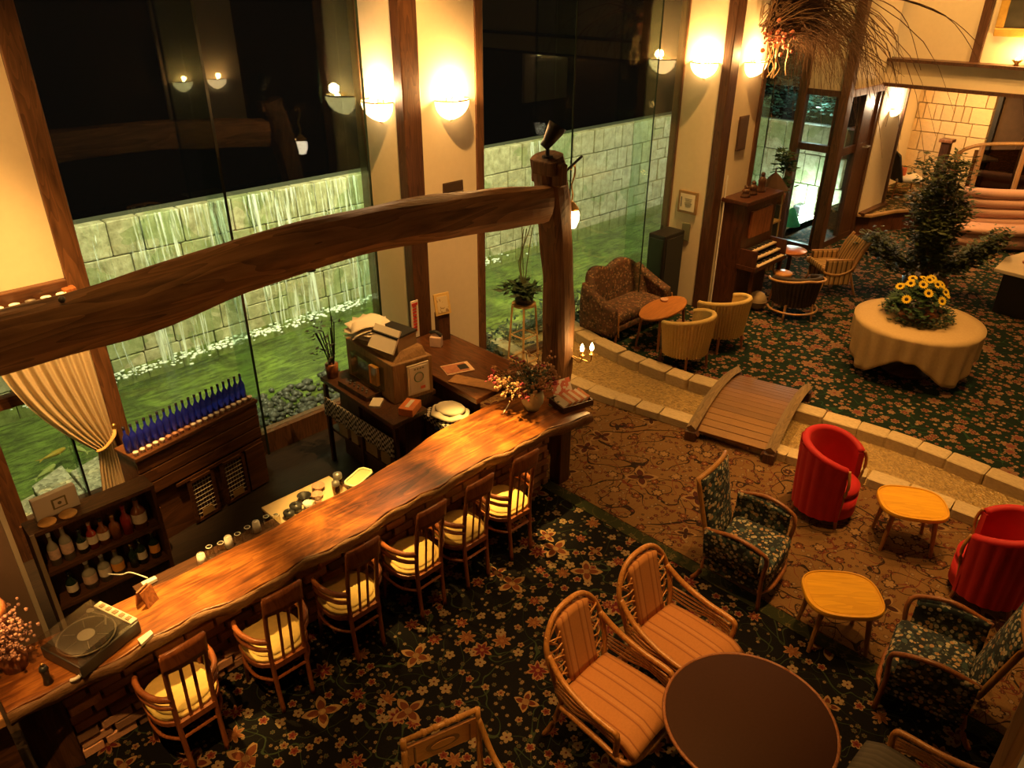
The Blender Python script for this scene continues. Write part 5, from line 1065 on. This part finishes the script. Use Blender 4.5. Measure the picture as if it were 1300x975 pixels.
MB().tube([(.40*math.cos(a),.37*math.sin(a),.665-.1*abs((i/14)-.5)*2) for i,a in [(i,PI/2+math.radians(62)+math.radians(236)*i/14) for i in range(15)]],.018,6).build('cane_rail',tan2,dtb,True); MB().tube([(.36*math.cos(a),.34*math.sin(a),.14) for a in [PI*.9+PI*1.2*i/14 for i in range(15)]],.015,6).build('cane_stretcher',tan2,dtb,True)
rs=thing('round_side_table','small round reddish table beside the far window','table',(11.6,5.25,0))
MB().lathe([(0,.66),(.24,.66),(.25,.65),(.24,.63),(0,.62)],(0,0,0),30).build('tabletop',wood('reddish table',(.36,.11,.04),(.5,.18,.06),.3,3,0),rs,True); MB().lathe([(.03,.62),(.035,.3),(.03,.1),(.16,.03),(.16,0),(0,0)],(0,0,0),14).build('pedestal',darkwood,rs,True)
strp=stripes('gold and dark striped fabric',[(.58,.36,.13),(.58,.36,.13),(.05,.03,.02),(.5,.28,.09),(.62,.42,.18),(.16,.08,.03)],.13,0)
strp2=stripes('gold and dark striped side fabric',[(.58,.36,.13),(.58,.36,.13),(.05,.03,.02),(.5,.28,.09),(.62,.42,.18),(.16,.08,.03)],.16,1)
def scrollchair(label,loc,rz):
    t=thing('scroll_chair',label,'chair',loc,rz,'striped scroll back chairs')
    MB().grid(lambda u,v:((2*u-1)*.24,lerp(.24,-.22,v),.42+.02*math.sin(PI*v)),10,8).build('seat',strp,t,True,solid=.10)
    MB().grid(lambda u,v:((2*u-1)*.24,-.22-.04*math.sin(v*2.2)-.16*v*v,lerp(.40,.86,v)),10,12).build('backrest',strp,t,True,solid=.07)
    for s in (-1,1):
        MB().tube(cr([(s*.27,-.42,.90),(s*.27,-.30,.72),(s*.27,-.20,.46),(s*.27,.02,.37),(s*.27,.26,.42),(s*.27,.28,.50)],5),.024,8).build('scroll_frame',tan2,t,True)
        MB().tube(cr([(s*.26,-.2,.38),(s*.26,-.26,.2),(s*.26,-.34,0)],4),.018,8).build('leg',tan2,t,True); MB().tube(cr([(s*.26,.2,.38),(s*.26,.24,.2),(s*.26,.32,0)],4),.018,8).build('leg',tan2,t,True)
    for s in (-1,1): MB().box((s*.255,.02,.40),(.05,.44,.40)).build('side_panel',strp2,t,bevel=.015); MB().tube([(s*.26,-.2,.61),(s*.26,.25,.61)],.016,6).build('arm_cap',tan2,t)
    MB().box((0,.27,.47),(.5,.05,.1)).build('front_roll',strp,t,True,bevel=.02)
    return t
scrollchair('striped scroll back chair standing right of the round side table',(11.98,4.70,0),PI/4+.1)
scrollchair('striped scroll back chair behind the organ by the wicker stand',(11.72,5.9,0),-2.3)
# organ
og=thing('organ','dark upright reed organ with double keyboard beside the pillar','organ',(0,0,0))
ow=wood('organ mahogany',(.032,.011,.005),(.095,.031,.013),.35,3,2)
MB().bx(10.12,11.05,5.36,5.72,0,1.62).build('case',ow,og,bevel=.01); MB().bx(10.06,11.11,5.30,5.74,1.62,1.68).build('cornice',ow,og,bevel=.01)
MB().bx(10.10,11.07,5.06,5.38,.68,.74).build('keyboard_shelf',ow,og); MB().bx(10.12,10.16,5.08,5.36,.74,.98).build('cheek',ow,og); MB().bx(11.01,11.05,5.08,5.36,.74,.98).build('cheek',ow,og)
iv=plain('ivory keys',(.62,.48,.32),.35,.05)
for z,y in ((.755,5.12),(.84,5.20),(.925,5.28)):
    MB().bx(10.18,10.99,y-.06,y+.07,z-.02,z).build('keyboard',iv,og); k_=MB()
    for i in range(24):
        if i%7 not in (2,6): k_.bx(10.20+.033*i,10.218+.033*i,y-.01,y+.07,z,z+.014)
    tag(k_.build('black_keys',blackm,og),None,None,None,'stuff')
MB().bx(10.3,10.9,5.33,5.36,1.1,1.5).build('music_panel',redwood,og); MB().bx(10.15,10.2,5.10,5.15,0,.68).build('leg',ow,og); MB().bx(10.98,11.03,5.10,5.15,0,.68).build('leg',ow,og); MB().bx(10.3,10.9,5.2,5.36,.0,.12).build('pedal_box',ow,og)
MB().tube([(10.08,5.70,0),(10.08,5.70,2.0)],.012,6).build('conduit_pipe',white,None); tag(bpy.data.objects['conduit_pipe'],'thin white conduit pipe up the pillar beside the organ','pipe')
for i,(x,h,l) in enumerate(((10.35,.16,'small dark carved figure left on the organ'),(10.55,.20,'dark carved figure in the middle of organ top'),(10.80,.30,'tallest dark carved figure on the organ'))):
    t=thing('carved_figure',l,'figurine',(x,5.52,1.68)); MB().lathe([(0,0),(.07,0),(.06,.03),(.045,h*.4),(.06,h*.55),(.03,h*.75),(.0,h*.78)],(0,0,0),12,sx=1.3).build('body',darkwood,t,True); MB().ball((0,0,h*.85),.035,10,6).build('head',darkwood,t,True)
sto=thing('organ_stool','small orange topped stool in front of the organ','stool',(10.62,4.98,0)); 
sto.location=(10.95,5.02,0)
MB().lathe([(0,.5),(.13,.5),(.15,.47),(.13,.45),(0,.45)],(0,0,0),20).build('seat',wood('stool seat',(.4,.16,.05),(.55,.26,.08),.4,3,0),sto,True)
for k in range(4): a=k*PI/2+.7; MB().tube([(.09*math.cos(a),.09*math.sin(a),.45),(.14*math.cos(a),.14*math.sin(a),0)],.014,6).build('leg',redoak,sto)
bag=thing('rolled_cushion','pale rolled cushion on the floor under the organ','cushion',(10.45,5.12,0)); MB().ball((0,0,.14),.14,14,8,(1.1,1,1)).build('body',plain('beige cushion',(.34,.25,.14),.9),bag,True); MB().tube(arc((0,0),.15,0,2*PI,20,.14),.01,5).build('piping',plain('piping',(.25,.17,.1),.9),bag,True)
# wicker tower with plant
tw=thing('wicker_stand','tall bamboo plant stand with pointed top beside the window','plant stand',(12.4,6.12,0))
bam=plain('bamboo',(.5,.32,.12),.5,.2,20)
for sx in (-1,1):
    for sy in (-1,1): MB().tube([(sx*.15,sy*.15,0),(sx*.13,sy*.13,1.35)],.014,6).build('pole',bam,tw)
for z in (.3,.8,1.33): MB().box((0,0,z),(.32,.32,.03)).build('shelf',bam,tw)
MB().lathe([(.26,1.35),(.1,1.55),(.02,1.62),(0,1.72)],(0,0,0),8).build('roof',plain('dark thatch',(.12,.06,.03),.8),tw)
ph=thing('trailing_plant','leafy green pot plant on the bamboo stand','plant',(12.0,6.0,1.36)); ph.location=(12.85,6.2,1.0); l=MB(); leaves(l,[(random.gauss(0,.08),random.gauss(0,.08),random.uniform(.25,.9)) for _ in range(40)],260,.14,.05); l.build('foliage',lf,ph); MB().lathe([(0,0),(.09,0),(.11,.2),(0,.2)],(0,0,0),14).build('pot',redwood,ph,True); MB().tube([(0,0,.2),(0,0,.9)],.01,5).build('stem',lf2,ph); MB().box((0,0,-.5),(.2,.2,1.0)).build('pedestal',darkwood,ph)
# black speaker
spk=thing('black_speaker','black floor speaker cabinet between the settee and pillar','speaker',(9.55,6.28,0))
MB().box((0,0,.58),(.5,.30,1.16)).build('cabinet',blackm,spk,bevel=.015); MB().box((0,-.155,.6),(.42,.012,1.0)).build('grille',plain('black grille cloth',(.02,.02,.018),.95,.3,90),spk); MB().box((-.255,0,.6),(.012,.24,1.0)).build('side_panel',plain('greenish black panel',(.02,.025,.02),.3),spk)
# wrapped frames on pillar
def frame(name,label,loc,rz,w,h,fm,pm_,d=.03,border=.04):
    t=thing(name,label,'picture',loc,rz); MB().box((0,-d/2,0),(w,d,h)).build('frame',fm,t,bevel=.006); MB().box((0,-d-.002,0),(w-2*border,.006,h-2*border)).build('picture',pm_,t); return t
fr=frame('framed_document','small wooden frame with pale document on the hall pillar',(9.83,6.145,1.575),-PI/2,.33,.33,plain('oak picture frame',(.30,.18,.07),.5),paper)
[MB().box((.02,-.037,.055-.022*i),(.13-.02*(i%3),.003,.006)).build('text_line',plain('document ink',(.2,.17,.12),.8) if i==0 else bpy.data.materials['document ink'],fr) for i in range(6)]; MB().box((-.1,-.038,0),(.012,.004,.15)).build('document_line',blackm,fr)
frame('wall_plate','small green grey plate under the framed document',(9.83,6.13,1.13),-PI/2,.14,.27,plain('green grey plate',(.16,.17,.11),.5),plain('green grey plate face',(.18,.19,.12),.5),.015,.01)
frame('wall_plaque','narrow dark plaque on the pillar face beside the organ',(10.38,5.74,2.55),0,.26,.48,plain('dark plaque',(.09,.05,.03),.5),plain('dark plaque face',(.11,.06,.035),.5),.02,.02)
frame('vent_plate','small dark horizontal plate on the pillar above the beam',(5.41,6.34,2.505),0,.28,.11,plain('bronze plate',(.05,.028,.015),.4),plain('bronze plate face',(.06,.035,.02),.4),.02,.012)
# plant stand by the bar pillar
ps_=thing('plant_stand','tall slim bamboo plant stand behind the return ledge','plant stand',(6.30,6.10,0))
for sx in (-1,1):
    for sy in (-1,1): MB().tube([(sx*.15,sy*.14,0),(sx*.10,sy*.10,.95)],.013,6).build('pole',bam,ps_)
for z,w in ((.22,.27),(.55,.23)):
    for s in (-1,1): MB().tube([(-w/2,s*w/2,z),(w/2,s*w/2,z)],.009,5).build('rung',bam,ps_); MB().tube([(s*w/2,-w/2,z),(s*w/2,w/2,z)],.009,5).build('rung',bam,ps_)
MB().lathe([(0,.95),(.15,.95),(.15,.975),(0,.975)],(0,0,0),20).build('top',bam,ps_)
pp_=thing('potted_plant','dark leafy pot plant with tall bare stalks on bamboo stand','plant',(6.30,6.10,.975))
MB().lathe([(0,0),(.10,0),(.13,.14),(0,.14)],(0,0,0),16).build('pot',dispm,pp_,True); l=MB(); leaves(l,[(random.gauss(0,.09),random.gauss(0,.09),random.uniform(.12,.25)) for _ in range(40)],240,.14,.03); l.build('foliage',lf2,pp_)
s_=MB()
for k in range(5): s_.tube([(random.gauss(0,.02),random.gauss(0,.02),.15),(random.gauss(0,.05),random.gauss(0,.05),.5),(random.gauss(0,.07),random.gauss(0,.07),.95)],.006,5)
s_.build('stalks',plain('olive stalk',(.10,.11,.04),.6),pp_)
# planter with dark shrubs at near stream end and window border
bd=thing('border_planting','low dark ground cover plants outside the glass near the settee','plant',(7.0,6.95,0)); l=MB(); leaves(l,[(random.uniform(-.9,2.6),random.uniform(-.2,.25),random.uniform(.0,.22)) for _ in range(120)],900,.10,.05); l.build('foliage',lf2,bd); s2=MB()
for k in range(24): x=random.uniform(-.9,2.6); s2.tube([(x,0,-.1),(x+random.gauss(0,.05),0,.2)],.006,4)
s2.build('stems',bpy.data.materials['olive stalk'],bd)
# dried branches
db=thing('dried_branches','large spray of dried drooping branches on the pillar by the organ','dried branches',(10.45,5.60,3.95))
m=MB(); rr=random.Random(9)
for i in range(330):
    a=rr.gauss(-.35,.5); L=rr.uniform(.5,1.9)*(1.6 if rr.random()<.10 else 1); d=Vector((math.cos(a),math.sin(a),0)); rise=rr.uniform(.0,.55)
    o0=Vector((rr.gauss(0,.08),rr.gauss(-.08,.06),rr.gauss(0,.1)))
    p=[o0,o0+d*L*.35+Vector((rr.gauss(0,.05),rr.gauss(0,.05),rise*.7)),o0+d*L*.75+Vector((rr.gauss(0,.07),rr.gauss(0,.07),rise*.5-L*.18)),o0+d*L*.95+Vector((rr.gauss(0,.1),rr.gauss(0,.1),rise*.2-L*rr.uniform(.3,.75)))]
    if p[3].y+5.6>5.70 and p[3].x<.5: continue
    for q in p: q.y=min(q.y,.12)
    m.tube(cr(p,3),[.008]*3+[.005]*4+[.0025]*3,4,cap=False)
m.build('twigs',plain('dry twig',(.16,.085,.04),.9,.4,20),db)
m=MB()
for i in range(3):
    a=rr.uniform(-.55,-.2); d=Vector((math.cos(a),math.sin(a),0)); m.tube(cr([(0,-.1,.0),d*1.6+Vector((0,0,.35)),d*3.0+Vector((0,0,.10)),d*3.9+Vector((0,0,-.35-.2*i))],5),[.012]*6+[.008]*5+[.005]*5,5)
m.build('long_boughs',bpy.data.materials['dry twig'],db)
m=MB()
for i in range(50): m.ball((rr.gauss(0.0,.12),rr.gauss(-.2,.08),rr.gauss(-.15,.09)),rr.uniform(.015,.035),6,4)
m.build('dried_blossoms',plain('coral dried flower',(.50,.16,.09),.8,.4,30),db)
m=MB()
for i in range(9):
    x=rr.gauss(-.05,.14); y=-.2+rr.gauss(0,.06); m.tube(cr([(x,y,-.2),(x+rr.gauss(0,.04),y,-.35),(x+rr.gauss(0,.06),y,-.5),(x+rr.gauss(0,.05),y,-.62)],4),.008,5)
m.build('ribbon_tendrils',plain('pale raffia',(.62,.45,.25),.8),db); MB().tube([(0,.13,0),(0,-.1,-.02)],.02,6).build('wall_hook',blackm,db)
# ---------------- right side: painting, inner chair, rail, banquette, table
pa=thing('gilt_painting','large gilt framed dark painting high on the right wall','painting',(15.58,3.55,4.25),-PI/2)
gilt=plain('gilt moulding',(.62,.38,.08),.35,.3,14,.4,.3)
for z in (-.5,.5): MB().box((0,-.03,z),(1.4,.06,.13)).build('frame_rail',gilt,pa,bevel=.02)
for x in (-.64,.64): MB().box((x,-.03,0),(.13,.06,.868)).build('frame_stile',gilt,pa,bevel=.02)
MB().box((0,-.02,0),(1.2,.03,.92)).build('canvas',plain('dark oil canvas',(.05,.045,.03),.5,.5,8),pa)
light('painting_wash','POINT',(15.35,3.75,3.45),26,WARM2,.05)
up_l=thing('picture_uplight','brass uplight bowl on the ledge below the gilt painting','lamp',(15.40,3.75,3.27)); MB().lathe([(0,0),(.05,0),(.03,.03),(.09,.09),(.08,.09),(.0,.05)],(0,0,0),14).build('bowl',brass,up_l,True); MB().ball((0,0,.10),.035,8,5).build('bulb',emit('uplight bulb',(1,.7,.35),40),up_l,True)
ich=thing('black_armchair','black low armchair with white seat and red pillow in raised room','chair',(17.6,5.75,rl),-2.5)
blk=plain('black leatherette',(.02,.018,.016),.4)
MB().grid(lambda u,v:((2*u-1)*.36*(1-.25*v),-.28-.12*v+.12*(2*u-1)**2,lerp(.35,.98,v)-.10*(2*u-1)**2*v),14,8).build('backrest',blk,ich,True,solid=.05); MB().box((0,.02,.38),(.62,.56,.12)).build('seat_cushion',plain('white hide seat',(.75,.66,.5),.8,.1),ich,True,bevel=.05)
MB().box((-.05,-.12,.52),(.36,.14,.22),.2).build('pillow',plain('red striped pillow',(.45,.10,.03),.8,.5,22),ich,True,bevel=.06)
for sx in (-1,1):
    for sy in (-1,1): MB().tube([(sx*.27,sy*.24,.34),(sx*.31,sy*.28,0)],.015,6).build('leg',redoak,ich)
    MB().tube([(sx*.31,-.28,.08),(sx*.31,.28,.08)],.01,6).build('stretcher',redoak,ich)
sr=thing('stair_rail','wooden newel post and curved handrail of the raised room','railing',(0,0,0))
MB().bx(16.78,16.94,4.82,4.98,0,1.72).build('newel_post',ow,sr,bevel=.008); MB().bx(16.74,16.98,4.78,5.02,1.72,1.78).build('newel_cap',redwood,sr,bevel=.008)
hr=cr([(16.95,4.8,1.40),(17.1,4.6,1.60),(17.2,4.35,1.70),(17.35,3.9,1.76),(17.6,3.3,1.80),(18.0,2.6,1.84)],5); MB().tube(hr,.045,8,flat=.8).build('handrail',tan2,sr,True)
lr_=[p-Vector((0,0,1.0)) for p in hr]; MB().tube(lr_,.03,6).build('lower_rail',tan2,sr,True)
for i in range(3,len(hr),7): MB().tube([hr[i]-Vector((0,0,1.35)),hr[i]],.05,6).build('baluster',wood('oak post',(.3,.15,.06),(.5,.28,.12),.5,3,2),sr)
MB().grid(lambda u,v:tuple((hr[8].lerp(hr[-1],u))*1+Vector((.03,.0,-.08-.85*v))),6,2).build('glass_infill',glass_mat('brown infill glass',(.35,.24,.14),1.0,.05),sr,solid=.01)
MB().bx(16.98,17.03,4.6,4.8,.4,1.25).build('side_panel',redwood,sr)
lt=thing('lattice_gate','folding dark metal lattice gate beyond the raised room','gate',(0,0,0)); g=MB()
for k in range(-8,16):
    y0=2.9+.14*k; 
    a=(19.05,max(2.3,min(4.7,y0)),1.3); 
    for s in (-1,1):
        y1=y0+s*.9
        if max(y0,y1)>4.64: continue
        g.tube([(19.05,y0,.5),(19.05,y1,2.7)],.010,4)
g.build('lattice_bars',plain('lattice metal',(.16,.10,.06),.5,.2),lt); MB().bx(19.02,19.10,4.68,4.76,rl,2.82).build('gate_post',blackm,lt)
bq=thing('banquette','curved pink banquette sofa with horizontal channel back','sofa',(0,0,0))
pk_=plain('dusty pink upholstery',(.52,.30,.22),.9,.12,50,.15)
bpth=cr([(16.35,4.25,0),(16.5,3.85,0),(16.8,3.45,0),(17.2,3.0,0),(17.5,2.4,0)],6)
def sweep(name,offs,z,rz_,rh):
    pts=[]
    for i,p in enumerate(bpth):
        t=(bpth[min(i+1,len(bpth)-1)]-bpth[max(i-1,0)]).normalized(); n=Vector((t.y,-t.x,0)); n=n if n.x<0 else -n; pts.append(p+n*offs+Vector((0,0,z)))
    MB().tube(pts,rz_,10,flat=rh/rz_).build(name,pk_,bq,True)
for k in range(4): sweep('back_channel',.02*k,.96-.17*k,.11,.10)
sweep('seat_cushion',.32,.38,.26,.10); sweep('seat_base',.30,.16,.24,.16)
mt=thing('marble_table','dark table with cream marble top at the right edge','table',(0,0,0))
MB().prism([(12.78,2.62),(13.5,2.66),(14.1,2.5),(13.9,1.6),(12.7,1.55)],.66,.72).build('marble_top',plain('cream marble',(.72,.60,.42),.25,.1,4),mt,bevel=.012); MB().prism([(12.95,2.52),(13.95,2.45),(13.8,1.7),(12.9,1.7)],.0,.66).build('base',blackm,mt,bevel=.01)
o=MB().lathe([(0,0),(.05,0),(.06,.03),(.0,.02)],(0,0,0),14).build('table_dish',redwood,None,True,loc=(13.35,2.35,.72)); tag(o,'small brown dish on the cream marble table','dish')
# ---------------- gallery from which the photo is taken
gf=MB().bx(-2.9,1.40,-3.9,.04,2.75,2.9).build('floor_gallery',darkwoodx); struct(gf,'gallery floor the view is taken from')
gp=thing('gallery_post','brown wooden gallery post with cream paper notice at lower right','post',(0,0,0))
gw=wood('gallery post wood',(.16,.08,.03),(.30,.16,.06),.5,3,2)
MB().box((1.315,.005,3.4),(.026,.026,1.0),PI/4).build('post',gw,gp,bevel=.003)
MB().box((1.335,-.024,3.24),(.030,.004,.42),-PI/4).build('paper_notice',paper,gp); MB().box((1.358,-.075,3.4),(.07,.03,1.0),-PI/4).build('post',gw,gp,bevel=.003); MB().box((1.33,-.025,2.99),(.09,.03,.05),-PI/4).build('bottom_rail',gw,gp)
